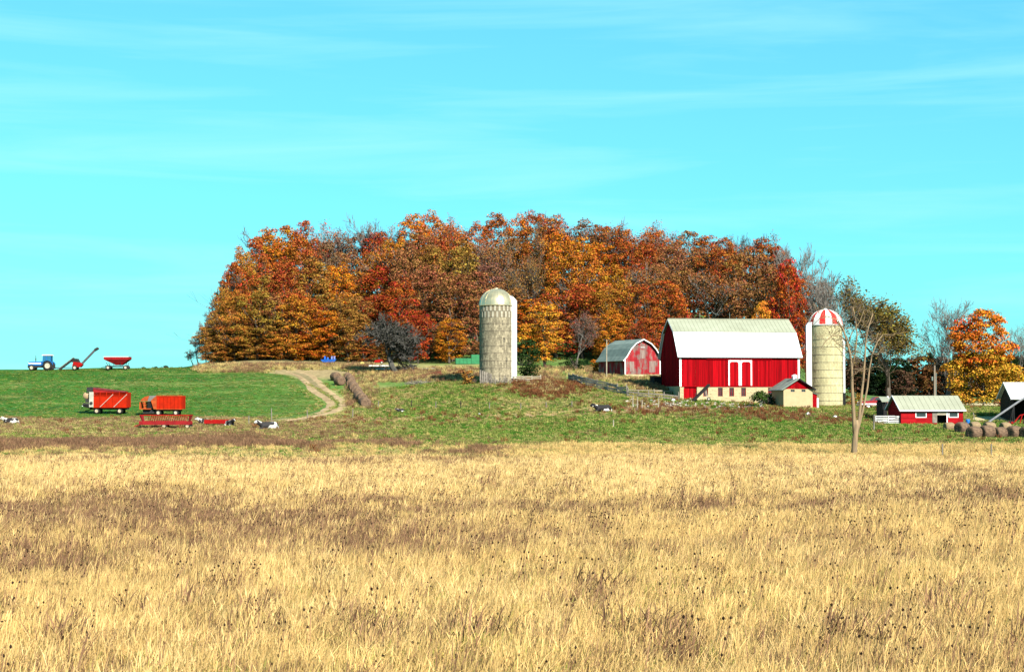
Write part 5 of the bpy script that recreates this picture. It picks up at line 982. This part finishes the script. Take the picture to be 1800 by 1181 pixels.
# slanted bar hay rack wagon
X, Y, Z = place(293, 753.5); t = thing('hay_rack_wagon', 'low dark red hay feeder wagon with slanted bars in the dry grass', 'wagon', (X, Y, Z), 0)
for x in (-.1, 2.7):
    for y in (-.75, .75): wheel(t, x, y, .33, .34, .2, RUBBER, TX)
mb = MB(); mb.box(-3.1, 3.0, -.8, .8, .55, .7); mb.box(-3.1, 3.0, -.86, -.80, .5, .95); mb.box(-3.1, 3.0, .80, .86, .5, .95); mb.beam((-3.1, 0, .5), (-3.9, 0, .3), .1); mb.build('tray', DRED2, t)
for s in (-1, 1):
    for i in range(17): x = -2.2 + i * .27; mb = MB(); mb.beam((x, s * .3, .75), (x + .35, s * 1.0, 1.62), .045); mb.build('bar', REDM, t)
    mb = MB(); mb.beam((-3.0, s * 1.0, 1.66), (3.05, s * 1.0, 1.66), .09); mb.build('top_rail', REDM, t)
for x, d in ((-2.75, -.25), (2.75, .25)): mb = MB(); mb.hexa([(x - .03, -.35, .7), (x + .03, -.35, .7), (x + .03, .35, .7), (x - .03, .35, .7)], [(x + d - .03, -1, 1.65), (x + d + .03, -1, 1.65), (x + d + .03, 1, 1.65), (x + d - .03, 1, 1.65)]); mb.build('end_panel', DRED2, t)
mb = MB(); mb.hexa([(-2.7, -.3, .705), (2.4, -.3, .705), (2.4, .3, .705), (-2.7, .3, .705)], [(-2.6, -.35, .86), (2.3, -.3, .84), (2.3, .3, .84), (-2.6, .35, .86)]); mb.build('hay', HAY, t)
# feed bunk with hay
X, Y, Z = place(382, 749.5); Z += .25; t = thing('feed_bunk', 'low red feed bunk heaped with hay between two cows', 'feeder', (X, Y, Z), 0)
mb = MB(); mb.box(-1.5, 1.5, -.5, -.42, .12, .62); mb.box(-1.5, 1.5, .42, .5, .12, .62); mb.box(-1.5, -1.42, -.42, .42, .12, .62); mb.box(1.42, 1.5, -.42, .42, .12, .62); mb.box(-1.42, 1.42, -.42, .42, .12, .2)
mb.build('trough', REDM, t); 
for x in (-1.3, 1.3): mb = MB(); mb.box(x - .06, x + .06, -.4, .4, -.1, .12); mb.build('skid', PALEW, t)
rg = np.random.default_rng(91); P = np.stack([rg.uniform(-1.5, 1.4, 700), rg.uniform(-.55, .5, 700), .55 + rg.random(700) * .62 * (1 - rg.random(700) * .3)], 1); V, Q = leaf_quads(rg, P, rg.normal(0, 1, P.shape), .12); obj('hay', np_mesh('hay', V, Q, HAY), t)

# ------------------------------------------------------------------ cows
def cow_mesh(lying, m):
    if lying:
        J = [((0, 0, .50), .50), ((-.45, 0, .52), .48), ((-.85, 0, .62), .36), ((-1.10, -.02, .80), .25), ((-1.32, -.03, 1.0), .24), ((-1.55, -.05, .92), .17), ((-1.74, -.06, .80), .135), ((.45, 0, .52), .52), ((.85, 0, .56), .44), ((1.08, 0, .50), .28),
             ((-.75, -.34, .20), .16), ((-1.12, -.42, .12), .10), ((-.8, -.46, .08), .07), ((-.75, .34, .20), .16), ((-1.1, .42, .12), .10), ((-.8, .46, .08), .07), ((.70, -.44, .28), .26), ((.2, -.56, .14), .12), ((.60, -.62, .08), .08), ((.70, .44, .28), .26), ((.25, .54, .14), .12), ((.6, .6, .08), .08), ((1.24, 0, .36), .06), ((1.28, .1, .10), .05),
             ((-1.30, -.34, 1.10), .07), ((-1.30, .28, 1.10), .07)]
    else:
        J = [((0, 0, 1.0), .46), ((-.5, 0, 1.0), .44), ((-.85, 0, 1.08), .32), ((-1.1, 0, 1.16), .24), ((-1.36, 0, 1.2), .22), ((-1.6, 0, 1.06), .16), ((-1.78, 0, .94), .13), ((.45, 0, 1.02), .46), ((.85, 0, 1.08), .38), ((1.05, 0, 1.06), .24),
             ((-.62, -.2, .62), .16), ((-.62, -.2, .36), .09), ((-.64, -.2, .05), .08), ((-.62, .2, .62), .16), ((-.62, .2, .36), .09), ((-.64, .2, .05), .08), ((.72, -.22, .66), .22), ((.86, -.2, .42), .10), ((.78, -.2, .05), .08), ((.72, .22, .66), .22), ((.86, .2, .42), .10), ((.78, .2, .05), .08), ((1.18, 0, 1.0), .05), ((1.2, 0, .6), .05), ((-1.3, -.32, 1.28), .07), ((-1.3, .32, 1.28), .07)]
    E = [(0, 1), (1, 2), (2, 3), (3, 4), (4, 5), (5, 6), (0, 7), (7, 8), (8, 9), (1, 10), (10, 11), (11, 12), (1, 13), (13, 14), (14, 15), (7, 16), (16, 17), (17, 18), (7, 19), (19, 20), (20, 21), (9, 22), (22, 23), (4, 24), (4, 25)]
    me = bpy.data.meshes.new('cow_skeleton'); me.from_pydata([j[0] for j in J], E, []); o = bpy.data.objects.new('cow_skeleton', me); COL.objects.link(o)
    o.modifiers.new('skin', 'SKIN'); s = o.modifiers.new('sub', 'SUBSURF'); s.levels = 2; s.render_levels = 2
    for v, j in zip(me.skin_vertices[0].data, J): v.radius = (j[1], j[1])
    me.skin_vertices[0].data[0].use_root = True
    dg = bpy.context.evaluated_depsgraph_get(); dg.update(); r = bpy.data.meshes.new_from_object(o.evaluated_get(dg)); r.name = 'cow'; bpy.data.objects.remove(o)
    r.materials.clear(); r.materials.append(m); r.polygons.foreach_set('use_smooth', [True] * len(r.polygons)); return r
HOL = mat('black_and_white_hide', (.02, .018, .018), (.38, .36, .32), 1.0, .7, lo=.53, hi=.56, detail=1, k=1.0); HOLW = mat('white_and_black_hide', (.015, .014, .014), (.38, .36, .32), 1.3, .7, lo=.49, hi=.52, detail=1, k=1.0); BLK = mat('black_hide_white_patches', (.014, .013, .013), (.7, .68, .62), 1.2, .7, lo=.62, hi=.64, detail=1, k=1.0)
CL = {}
def cow(px, py, m, lying, rz, label, s=1.0):
    X, Y, Z = hit(px, py); key = (m.name, lying)
    if key not in CL: CL[key] = cow_mesh(lying, m)
    o = obj('cow', CL[key], None, (X, Y, Z + (.06 if lying else 0))); o.rotation_euler = (0, 0, rz); o.scale = (s, s, s); tag(o, label, 'cow', 'cows resting in the pasture'); return o
cow(472, 756, HOL, True, .3, 'black and white cow lying in the dry grass beyond the feed bunk, furthest from it')
cow(20, 746, HOLW, True, .1, 'mostly white cow lying below the green hill at the frame edge', .8)
cow(360, 746, HOLW, True, .5, 'cow with white head at the hay end of the feed bunk beside the wagons', .75)
cow(404, 750, HOL, True, 2.2, 'black cow with white rump at the far end of the feed bunk', .8)
cow(1059, 725, BLK, True, .12, 'black cow with a little white lying below the log fence')
cow(704, 725, BLK, True, .4, 'dark calf lying by the wire fence across the meadow', .5)

# ------------------------------------------------------------------ round bales
def bale_mesh(m, seed):
    rg = np.random.default_rng(seed); mb = MB(); r = .76; w = .74; n_ = 20
    prof = [(0, -w + .06), (r * .35, -w + .03), (r * .7, -w + .02), (r * .86, -w + .05), (r * .97, -w + .2), (r * 1.01, -.3), (r * 1.0, 0), (r * 1.02, .3), (r * .97, w - .2), (r * .86, w - .05), (r * .7, w - .02), (r * .35, w - .03), (0, w - .06)]; mb.lathe(prof, n_, 'x')
    mb.v = [(x + rg.normal(0, .012), y * (1 + rg.normal(0, .015)), max(z, -r * .93) * (1 + rg.normal(0, .015)) + r * .93) for x, y, z in mb.v]; return mb.mesh('round_bale', m, True)
shrub(812, 262, 3.2, 1.5, 'brown', 'low brown bush hiding the wheels of the green wagon', 477, m=LEAF)
BM_ = [bale_mesh(BALE, 1), bale_mesh(BALE, 2), bale_mesh(BALET, 3)]
def bale(X, Y, rz, k_, label, group, s=1.0):
    o = obj('round_bale', BM_[k_], None, (X, Y, gz(X, Y) - .05), rot=(0, 0, rz)); q = s * random.uniform(.93, 1.06); o.scale = (s * random.uniform(.95, 1.1), q * random.uniform(.97, 1.08), q * random.uniform(.92, 1.03)); tag(o, label, 'hay bale', group); return o
a, b_ = hit(613, 669), hit(640, 717); ang = math.atan2(b_[1] - a[1], b_[0] - a[0])
ORD = ['', 'twelfth', 'eleventh', 'tenth', 'ninth', 'eighth', 'seventh', 'sixth', 'fifth', 'fourth', 'third', 'second', '']
for i in range(13):
    f = i / 12; q = (a[0] + (b_[0] - a[0]) * f + random.uniform(-.2, .2), a[1] + (b_[1] - a[1]) * f)
    lab = 'weathered round bale at the lower end of the row by the dirt track' if i == 12 else ('weathered round bale at the upper end of the row by the dirt track' if i == 0 else f'{ORD[i]} weathered round bale up the row by the dirt track, from its lower end')
    bale(q[0], q[1], ang + random.uniform(-.25, .25), i % 2, lab, 'bales in the row beside the dirt track')
q = hit(597, 677); bale(q[0], q[1], -.9, 0, 'single weathered round bale next to the dirt track, apart from the row', 'bales in the row beside the dirt track'); q = hit(590, 669); bale(q[0], q[1], -.9, 1, 'round bale half hidden behind the single bale near the track', 'bales in the row beside the dirt track')
names = ['first dark bale of the front row by the shed, nearest the tan one', 'second dark bale of the front row from the tan one', 'third dark bale of the front row from the tan one', 'fourth dark bale of the front row from the tan one', 'fifth dark bale of the front row, below the red implements', 'sixth dark bale of the front row, cut by the frame edge']
for i, px in enumerate([1711, 1734, 1757, 1781, 1805, 1829]):
    q = hit(px, 770.5); bale(q[0], q[1], math.radians(28 + random.uniform(-8, 8)), i % 2, names[i], 'bales in front of the red shed', 1.02)
q = hit(1690, 762); bale(q[0], q[1], .6, 1, 'dark round bale set back at the shed end of the bale row', 'bales in front of the red shed'); q = hit(1667, 757); bale(q[0], q[1], .15, 2, 'tan round bale before the open door of the red shed', 'bales in front of the red shed', .82)
for px, lab in ((1712, 'bale top showing behind the first dark bales of the row'), (1738, 'bale top showing behind the middle of the bale row'), (1766, 'bale top showing behind the bales below the auger')):
    q = hit(px, 757); bale(q[0], q[1], .3, 2, lab, 'bales in front of the red shed', .85)

# ------------------------------------------------------------------ fences, poles, gates
def rail_fence(name, label, pts, rails, post_h, span, mp, mr, jitter=.12, rw=.12, group=None):
    P = [hit(*p) for p in pts]; t = thing(name, label, 'fence', P[0], 0, group); o_ = Vector(P[0]); prev = None; rg = np.random.default_rng(len(label))
    C = []
    for (a, b_) in zip(P[:-1], P[1:]):
        n_ = max(1, round((Vector(b_) - Vector(a)).length / span))
        for k_ in range(n_): C.append(Vector(a) + (Vector(b_) - Vector(a)) * k_ / n_)
    C.append(Vector(P[-1])); C = [Vector((c.x, c.y, gz(c.x, c.y))) - o_ for c in C]
    for i, c in enumerate(C):
        mb = MB(); hh = post_h * rg.uniform(.9, 1.2); mb.tube([c + Vector((0, 0, -.3)), c + Vector((rg.normal(0, jitter * .5), 0, hh))], [.10, .085], 6); mb.build('post', mp, t)
        if i:
            for z in rails:
                mb = MB(); za, zb = z + rg.normal(0, jitter), z + rg.normal(0, jitter); mb.beam(C[i - 1] + Vector((-.1, -.08, za)), c + Vector((.1, -.10, zb)), .08, rw * rg.uniform(.8, 1.3)); mb.build('rail', mr, t)
    return t
rail_fence('log_fence', 'old grey log fence running down from the grey silo towards the barn', [(1000, 671), (1030, 680), (1068, 688), (1102, 696)], (.3, .62, .95, 1.2), 1.4, 2.4, GREYW, mat('pale_grey_rail', (.50, .44, .36), (.24, .21, .17), 3, .9, bump=.4, island=.4), .12, .23)
rail_fence('plank_fence', 'dark plank fence with pale top rail between log fence and big barn', [(1104, 697), (1140, 700), (1193, 704)], (.28, .62), 1.1, 2.2, GREYW, GREYW, .05, .18)
rail_fence('board_fence', 'pale bleached rail fence at the foot of the white silo chute', [(903, 672), (950, 672)], (.3, .6, .9), 1.0, 2.1, PALEW, PALEW, .04, .14)
rail_fence('board_fence', 'pale fallen top rail above the dark plank fence', [(1103, 691), (1150, 693), (1180, 694)], (.55,), .7, 3.0, PALEW, PALEW, .05, .12)
for px, py, h in [(1112, 715, 1.6), (1120, 720, 1.7), (1128, 719, 1.2), (1157, 720, 1.6)]:
    q = hit(px, py); mb = MB(); mb.tube([(0, 0, -.3), (.04, 0, h)], [.09, .07], 6); o = mb.build('fence_post', PALEW, None, loc=q); tag(o, {1112: 'bleached fence post before the stone heap, nearest the cow', 1120: 'tall bleached fence post beside the shorter one at the stone heap', 1128: 'short bleached fence post at the stone heap', 1157: 'bleached fence post between stone heap and lower barn door'}[px], 'fence post', 'bleached posts at the stone heap')
t = None
P = [hit(*p) for p in [(438, 747), (478, 740), (541, 736), (620, 735), (665, 718), (723, 718), (766, 719), (810, 719), (860, 720), (915, 721), (960, 719), (1005, 718)]]
t = thing('wire_fence', 'thin wire fence on grey posts across the meadow', 'fence', P[0], 0); o_ = Vector(P[0]); tops = []
for i, p in enumerate(P):
    h = [1.2, 1.7, 1.2, 1.3, 1.1, 1.2, 1.1, 1.2, 1.0, 1.0, 1.0, 1.0][i]; c = Vector(p) - o_; mb = MB(); mb.tube([c + Vector((0, 0, -.3)), c + Vector((random.gauss(0, .04), 0, h))], [.075, .065], 6); mb.build('post', GREYW if i not in (5, 7) else mat('dark_post', (.06, .05, .04), (.04, .035, .03), 3, .9), t); tops.append(c)
for z in (.45, .8, 1.0):
    mb = MB()
    for a, b_ in zip(tops[:-1], tops[1:]): mb.beam(a + Vector((0, -.09, z)), b_ + Vector((0, -.09, z)), .012)
    mb.build('wire', HOOP, t)
q = hit(1078, 752); mb = MB(); mb.tube([(0, 0, -.3), (0, 0, 1.0)], [.08, .08], 6); tag(mb.build('fence_post', PALEW, None, loc=q), 'lone pale post on the green strip below the lying black cow', 'fence post')
q = hit(1535, 757); mb = MB(); mb.tube([(0, 0, -.3), (.05, 0, 2.0)], [.10, .08], 6); tag(mb.build('fence_post', GREYW, None, loc=q), 'grey fence post in front of the white gate', 'fence post')
for px, lab in ((1655, 'short dark post on the straw field edge, nearer the forked tree'), (1741, 'short dark post on the straw field edge, below the hay bales')):
    q = hit(px, 806); mb = MB(); mb.tube([(0, 0, -.3), (0, 0, 1.3)], [.06, .06], 6); tag(mb.build('fence_post', GREYW, None, loc=q), lab, 'fence post')
# white pipe gate
X, Y, Z = hit(1538, 746); t = thing('farm_gate', 'white five bar gate in front of the calf shelter', 'gate', (X, Y, Z), .04); GL = 3.45
for z in (.25, .45, .66, .88, 1.1): mb = MB(); mb.beam((0, 0, z), (GL, 0, z), .05, .075); mb.build('rail', WHITE, t)
for x in (.03, GL * .5, GL - .03): mb = MB(); mb.beam((x, -.05, .18), (x, -.05, 1.16), .06, .06); mb.build('stile', WHITE, t)
mb = MB(); mb.beam((.05, -.08, .28), (GL - .05, -.08, 1.08), .04, .06); mb.build('brace', WHITE, t)
# utility poles
X, Y, _ = at(1642, 236); mb = MB(); t = thing('utility_pole', 'wooden utility pole with insulators behind the low red shed', 'pole', (X, Y, gz(X, Y)), 0)
mb.tube([(0, 0, -.5), (.06, 0, 6.3)], [.16, .12], 8); mb.build('pole', mat('pole_wood', (.42, .33, .24), (.3, .23, .17), 2, .9, stretch=(3, 3, .4)), t); mb = MB(); mb.beam((.2, 0, -.3), (.28, 0, 5.2), .1); mb.build('conduit', GALV, t); mb = MB(); mb.lathe([(0, 4.0), (.14, 4.05), (.14, 4.6), (0, 4.65)], 8, 'z', (-.3, 0, 0)); mb.build('meter_can', GALV, t)
X, Y, _ = at(1066, 258); t = thing('lamp_pole', 'thin weathered yard lamp pole beside the old barn', 'pole', (X, Y, gz(X, Y)), 0); mb = MB(); mb.tube([(0, 0, -.5), (.05, 0, 6.4)], [.11, .08], 8); mb.build('pole', PALEW, t); mb = MB(); mb.tube([(.05, 0, 6.2), (-.35, 0, 6.45)], .03, 5); mb.lathe([(.16, 6.3), (.14, 6.42), (.05, 6.5)], 10, 'z', (-.4, 0, 0)); mb.build('lamp_head', DARKM, t)

# ------------------------------------------------------------------ pickup truck, auger, implements
X, Y, _ = at(1542, 232); t = thing('pickup_truck', 'red and white pickup truck parked behind the forked tree', 'pickup truck', (X, Y, gz(X, Y)), math.radians(4)); TR_ = mat('truck_red', (.42, .015, .02), (.36, .012, .018), 1, .3, spec=.5)
for x in (-1.65, 1.7):
    for y in (-.82, .82): wheel(t, x, y, .40, .40, .25, RUBBER, WHITE)
body = [(-2.75, .55), (2.75, .55), (2.75, 1.2), (1.1, 1.2), (1.05, 1.22), (-1.0, 1.22), (-2.6, 1.12), (-2.75, .95)]
mb = MB(); mb.prism(body, -.92, .92); mb.build('body', TR_, t); mb = MB(); mb.box(-2.7, 2.7, -.945, -.925, .62, .82); mb.build('side_stripe', WHITE, t)
mb = MB(); mb.prism([(-1.0, 1.225), (1.0, 1.225), (.85, 1.75), (-.45, 1.75)], -.82, .82); mb.build('cab', TR_, t); mb = MB(); mb.prism([(-.75, 1.27), (.1, 1.27), (.1, 1.66), (-.42, 1.66)], -.845, -.825); mb.prism([(.2, 1.27), (.85, 1.27), (.78, 1.66), (.2, 1.66)], -.845, -.825); mb.build('window', GLASS, t)
mb = MB(); mb.box(-2.85, -2.76, -.9, .9, .5, .68); mb.build('bumper', WHITE, t); mb = MB(); mb.box(1.15, 2.7, -.80, .80, 1.21, 1.30); mb.build('bed', DARKM, t)
for y in (-.65, .65): mb = MB(); mb.lathe([(0, -2.78), (.12, -2.78), (.13, -2.74)], 10, 'x', (0, y, .92)); mb.build('headlight', WHITE, t)
for x in (1.5, 2.1): mb = MB(); mb.lathe([(0, 1.3), (.22, 1.3), (.26, 1.6), (.1, 1.85), (0, 1.85)], 10, 'z', (x, 0, 0)); o = mb.build('feed_sack', WHITE, None, True); o.matrix_world = Matrix.Translation((X, Y, gz(X, Y))) @ Matrix.Rotation(math.radians(4), 4, 'Z') @ Matrix.Translation((x, 0, 0)) @ Matrix.Translation((-x, 0, 0)); tag(o, 'white sack in the pickup bed next to the cab' if x < 2 else 'white sack at the tail of the pickup bed', 'sack')
q = hit(1736, 747); t = thing('grain_auger', 'long grey grain auger leaning up to the dark machine shed', 'auger', q, 0); mb = MB(); mb.tube([(0, 0, .35), (4.9, .3, 3.6)], .14, 10); mb.build('tube', mat('auger_grey', (.34, .34, .36), (.24, .24, .25), 3, .5), t); mb = MB(); mb.lathe([(0, 0), (.3, .05), (.34, .5), (.2, .5)], 10, 'z', (-.1, 0, 0)); mb.build('boot', DARKM, t)
for s in (-.5, .5): wheel(t, 3.0, s, .3, .3, .16, RUBBER, REDM)
mb = MB(); mb.beam((3.0, -.5, .3), (3.4, .2, 2.5), .06); mb.beam((3.0, .5, .3), (3.4, .2, 2.5), .06); mb.beam((3.0, -.5, .3), (1.2, .1, 1.1), .05); mb.beam((3.0, -.5, .3), (3.0, .5, .3), .06); mb.build('undercarriage', DARKM, t)
q = hit(1788, 747); t = thing('red_implement', 'red farm implement with pipe frame at the machine shed door', 'implement', q, 0); mb = MB()
for a, b_ in [((-.8, 0, 0), (.3, 0, 1.3)), ((.3, 0, 1.3), (1.6, .2, 1.6)), ((.2, 0, 0), (.6, 0, 1.4)), ((-.5, .6, 0), (.4, .5, 1.2)), ((1.6, .2, 1.6), (1.6, .2, .1))]: mb.beam(a, b_, .12)
mb.build('frame', REDM, t); wheel(t, .9, -.2, .32, .32, .2, RUBBER, REDM)
q = hit(1700, 748); mb = MB(); mb.lathe([(0, 0), (.28, 0), (.28, .3), (.29, .32), (.28, .6), (.28, .85), (0, .85)], 14); tag(mb.build('barrel', BLUE, None, True, loc=q), 'blue barrel at the end of the low red shed', 'barrel')
q = hit(1713, 739); mb = MB(); mb.beam((0, 0, -.2), (-.25, 0, 1.1), .1); tag(mb.build('fence_post', GREYW, None, loc=q), 'leaning grey post on the farm drive', 'fence post')
# things on the bank under the wood
X, Y, Z = hit(578, 637.5); t = thing('blue_implement', 'bright blue implement half sunk in dry grass below the wood', 'implement', (X, Y, Z), 0); BB = mat('bright_blue', (.03, .20, .85), (.02, .14, .6), 2, .5)
mb = MB(); mb.hexa([(-1.1, -.5, .1), (1.1, -.5, .1), (1.1, .5, .1), (-1.1, .5, .1)], [(-1.55, -.7, .6), (1.5, -.7, .7), (1.5, .7, .7), (-1.55, .7, .6)]); mb.build('tray', BB, t)
for x in (-.75, -.2, .6, 1.1): mb = MB(); mb.box(x - .14, x + .14, -.3, .3, .66, .66 + (.6 if x != -.2 else .35)); mb.build('hopper', BB if x < .5 else mat('pale_blue', (.3, .35, .7), (.2, .25, .5), 2, .5), t)
X, Y, Z = hit(665, 648); t = thing('white_board', 'long white boards laid on the grass before the dark bushy tree', 'lumber', (X, Y, Z), .06)
for i, (x0, x1, y, z) in enumerate([(-1.7, 2.1, .8, .62), (-1.7, 2.1, .2, .62)]): mb = MB(); mb.box(x0, x1, y, y + .5, z - .25, z); mb.build('board', WHITE, t)
for x in (-1.4, 1.8): mb = MB(); mb.box(x - .1, x + .1, .2, 1.3, -.3, .37); mb.build('support', GREYW, t)
X, Y, Z = hit(690, 652); t = thing('white_pipe', 'long white irrigation pipes lying in the grass under the bushy tree', 'pipe', (X, Y, Z), .05)
for x0, x1, y, z in [(-3.0, 1.0, 0, .3), (1.1, 7.5, .4, .32), (-1.5, 3.5, -.4, .2)]: mb = MB(); mb.tube([(x0, y, z), (x1, y, z + .1)], .10, 8); mb.build('pipe', WHITE, t)
X, Y, Z = hit(637, 644); mb = MB(); mb.lathe([(0, -.35), (.42, -.33), (.42, .33), (0, .35)], 16, 'y', (0, 0, .42)); tag(mb.build('drum', mat('yellow_drum', (.75, .62, .18), (.6, .5, .15), 2, .6), None, loc=(X, Y, Z)), 'small yellow drum lying at the foot of the dry bank', 'drum')
X, Y, Z = hit(666, 640); t = thing('red_mower', 'dark red mower in the shade under the wood behind the boards', 'implement', (X, Y, Z), 0); mb = MB(); mb.prism([(-.9, .3), (.9, .3), (.7, .8), (.1, .9), (-.7, .75)], -.5, .5); mb.build('deck', REDM, t); wheel(t, .6, -.6, .3, .3, .2, RUBBER, RIMW); mb = MB(); mb.box(-.1, .2, -.2, .2, .9, 1.3); mb.build('seat', DARKM, t)
X, Y, Z = hit(762, 662); t = thing('rusty_rake', 'rusty hay rake frame left in the grass near the grey silo', 'implement', (X, Y, Z), .1); RST = mat('rust_iron', (.25, .07, .035), (.15, .05, .03), 4, .85); mb = MB()
for a, b_ in [((-2.2, 0, .2), (1.2, 0, .9)), ((-1.2, .5, .2), (1.2, 0, .9)), ((.2, 0, .6), (1.2, -.3, .1)), ((1.0, 0, .9), (1.5, 0, .3)), ((-2.2, 0, .2), (-1.2, .6, .15))]: mb.beam(a, b_, .14)
mb.build('frame', RST, t); wheel(t, .9, -.35, .38, .38, .12, RST, RST); 
for i in range(7): mb = MB(); mb.beam((-1.8 + i * .4, 0, .3 + i * .08), (-1.7 + i * .4, -.3, .05), .04); mb.build('tine', RST, t)
X, Y, Z = hit(826, 640); Z -= .9; t = thing('green_wagon', 'green forage wagon half hidden behind the grey silo', 'wagon', (X, Y, Z), .1)
mb = MB(); mb.box(-2.8, .2, -1, 1, .9, 2.0); mb.build('front_box', GREENM, t); mb = MB(); mb.box(.22, 3.2, -1.1, 1.1, .9, 2.7); mb.build('box', GREENM, t)
for x in (-2.7, -2.0, -1.3, -.6): mb = MB(); mb.box(x, x + .12, -1.06, -1.005, .9, 2.05); mb.build('rib', GREENM, t)
for x in (-1.8, 1.8):
    for y in (-.8, .8): wheel(t, x, y, .4, .4, .25, RUBBER, RIMW)
mb = MB(); mb.beam((-2.8, 0, .7), (3, 0, .7), .9, .2); mb.build('chassis', DARKM, t)
# brush pile, log, stones
X, Y, Z = hit(735, 676); rg = np.random.default_rng(81); mb = MB()
for _ in range(110):
    p = Vector((rg.normal(0, 1.2), rg.normal(0, .5), abs(rg.normal(.1, .25)))); d = Vector((rg.normal(0, 1), rg.normal(0, .5), rg.normal(.1, .4))).normalized() * rg.uniform(.4, 1.2); mb.tube([p, p + d], [.035, .015], 4)
tag(mb.build('brush_pile', GREYW, None, loc=(X, Y, Z)), 'grey brush pile in the meadow under the rusty rake', 'brush pile')
X, Y, Z = hit(870, 676); mb = MB()
for _ in range(60):
    p = Vector((rg.uniform(-2.2, 2.2), rg.normal(0, .3), 0)); d = Vector((rg.normal(0, .5), rg.normal(0, .3), rg.uniform(.4, 1.0))) * rg.uniform(.8, 1.5); mb.tube([p, p + d], [.05, .03], 4)
tag(mb.build('brush_pile', GREYW, None, loc=(X, Y, Z)), 'leaning grey sticks and broken boards at the base of the grey silo', 'brush pile')
ROCK = mat('pale_fieldstone', (.58, .52, .42), (.36, .31, .25), 2.5, .95, bump=.5, island=.35)
def rock_pts(rg, s):
    V = []; 
    for (x, y, z) in [(-1, 0, 0), (1, 0, 0), (0, -1, 0), (0, 1, 0), (0, 0, -.6), (0, 0, .8), (.6, -.6, .4), (-.6, -.55, .35), (.5, .5, .45), (-.55, .5, .4)]: V.append(Vector((x, y, z)) * s * rg.uniform(.75, 1.2))
    return V
RF = [(5, 6, 8), (5, 8, 9), (5, 9, 7), (5, 7, 6), (6, 2, 1), (6, 1, 8), (8, 1, 3), (8, 3, 9), (9, 3, 0), (9, 0, 7), (7, 0, 2), (7, 2, 6), (4, 1, 2), (4, 3, 1), (4, 0, 3), (4, 2, 0)]
mb = MB(); rg = np.random.default_rng(83)
for _ in range(190):
    px = rg.uniform(1098, 1345); py = rg.normal(711, 4.0) + max(0, (px - 1200) * .03)
    if 1365 < px: continue
    h = hit(px, py); s = rg.uniform(.10, .34); V = rock_pts(rg, s); mb.add([v + Vector((h[0], h[1], h[2] + s * .2)) for v in V], RF)
obj('fieldstones', mb.mesh('fieldstones', ROCK), kind='stuff')
def rock(px, py, s, label):
    h = hit(px, py); mb = MB(); mb.add(rock_pts(rg, s), RF); tag(mb.build('fieldstone', mat('white_stone', (.8, .78, .72), (.6, .57, .5), 3, .9, k=.8), None, loc=(h[0], h[1], h[2] + s * .3)), label, 'stone')
rock(1420, 731, .45, 'white stone in the grass below the milk house'); rock(1468, 735, .38, 'white stone in the grass below the striped silo'); rock(1213, 703, .30, 'white stone at the lower red barn door'); rock(1183, 706, .42, 'pale boulder at the corner of the big barn'); rock(843, 729, .25, 'small white stone on the brown cattle lane')
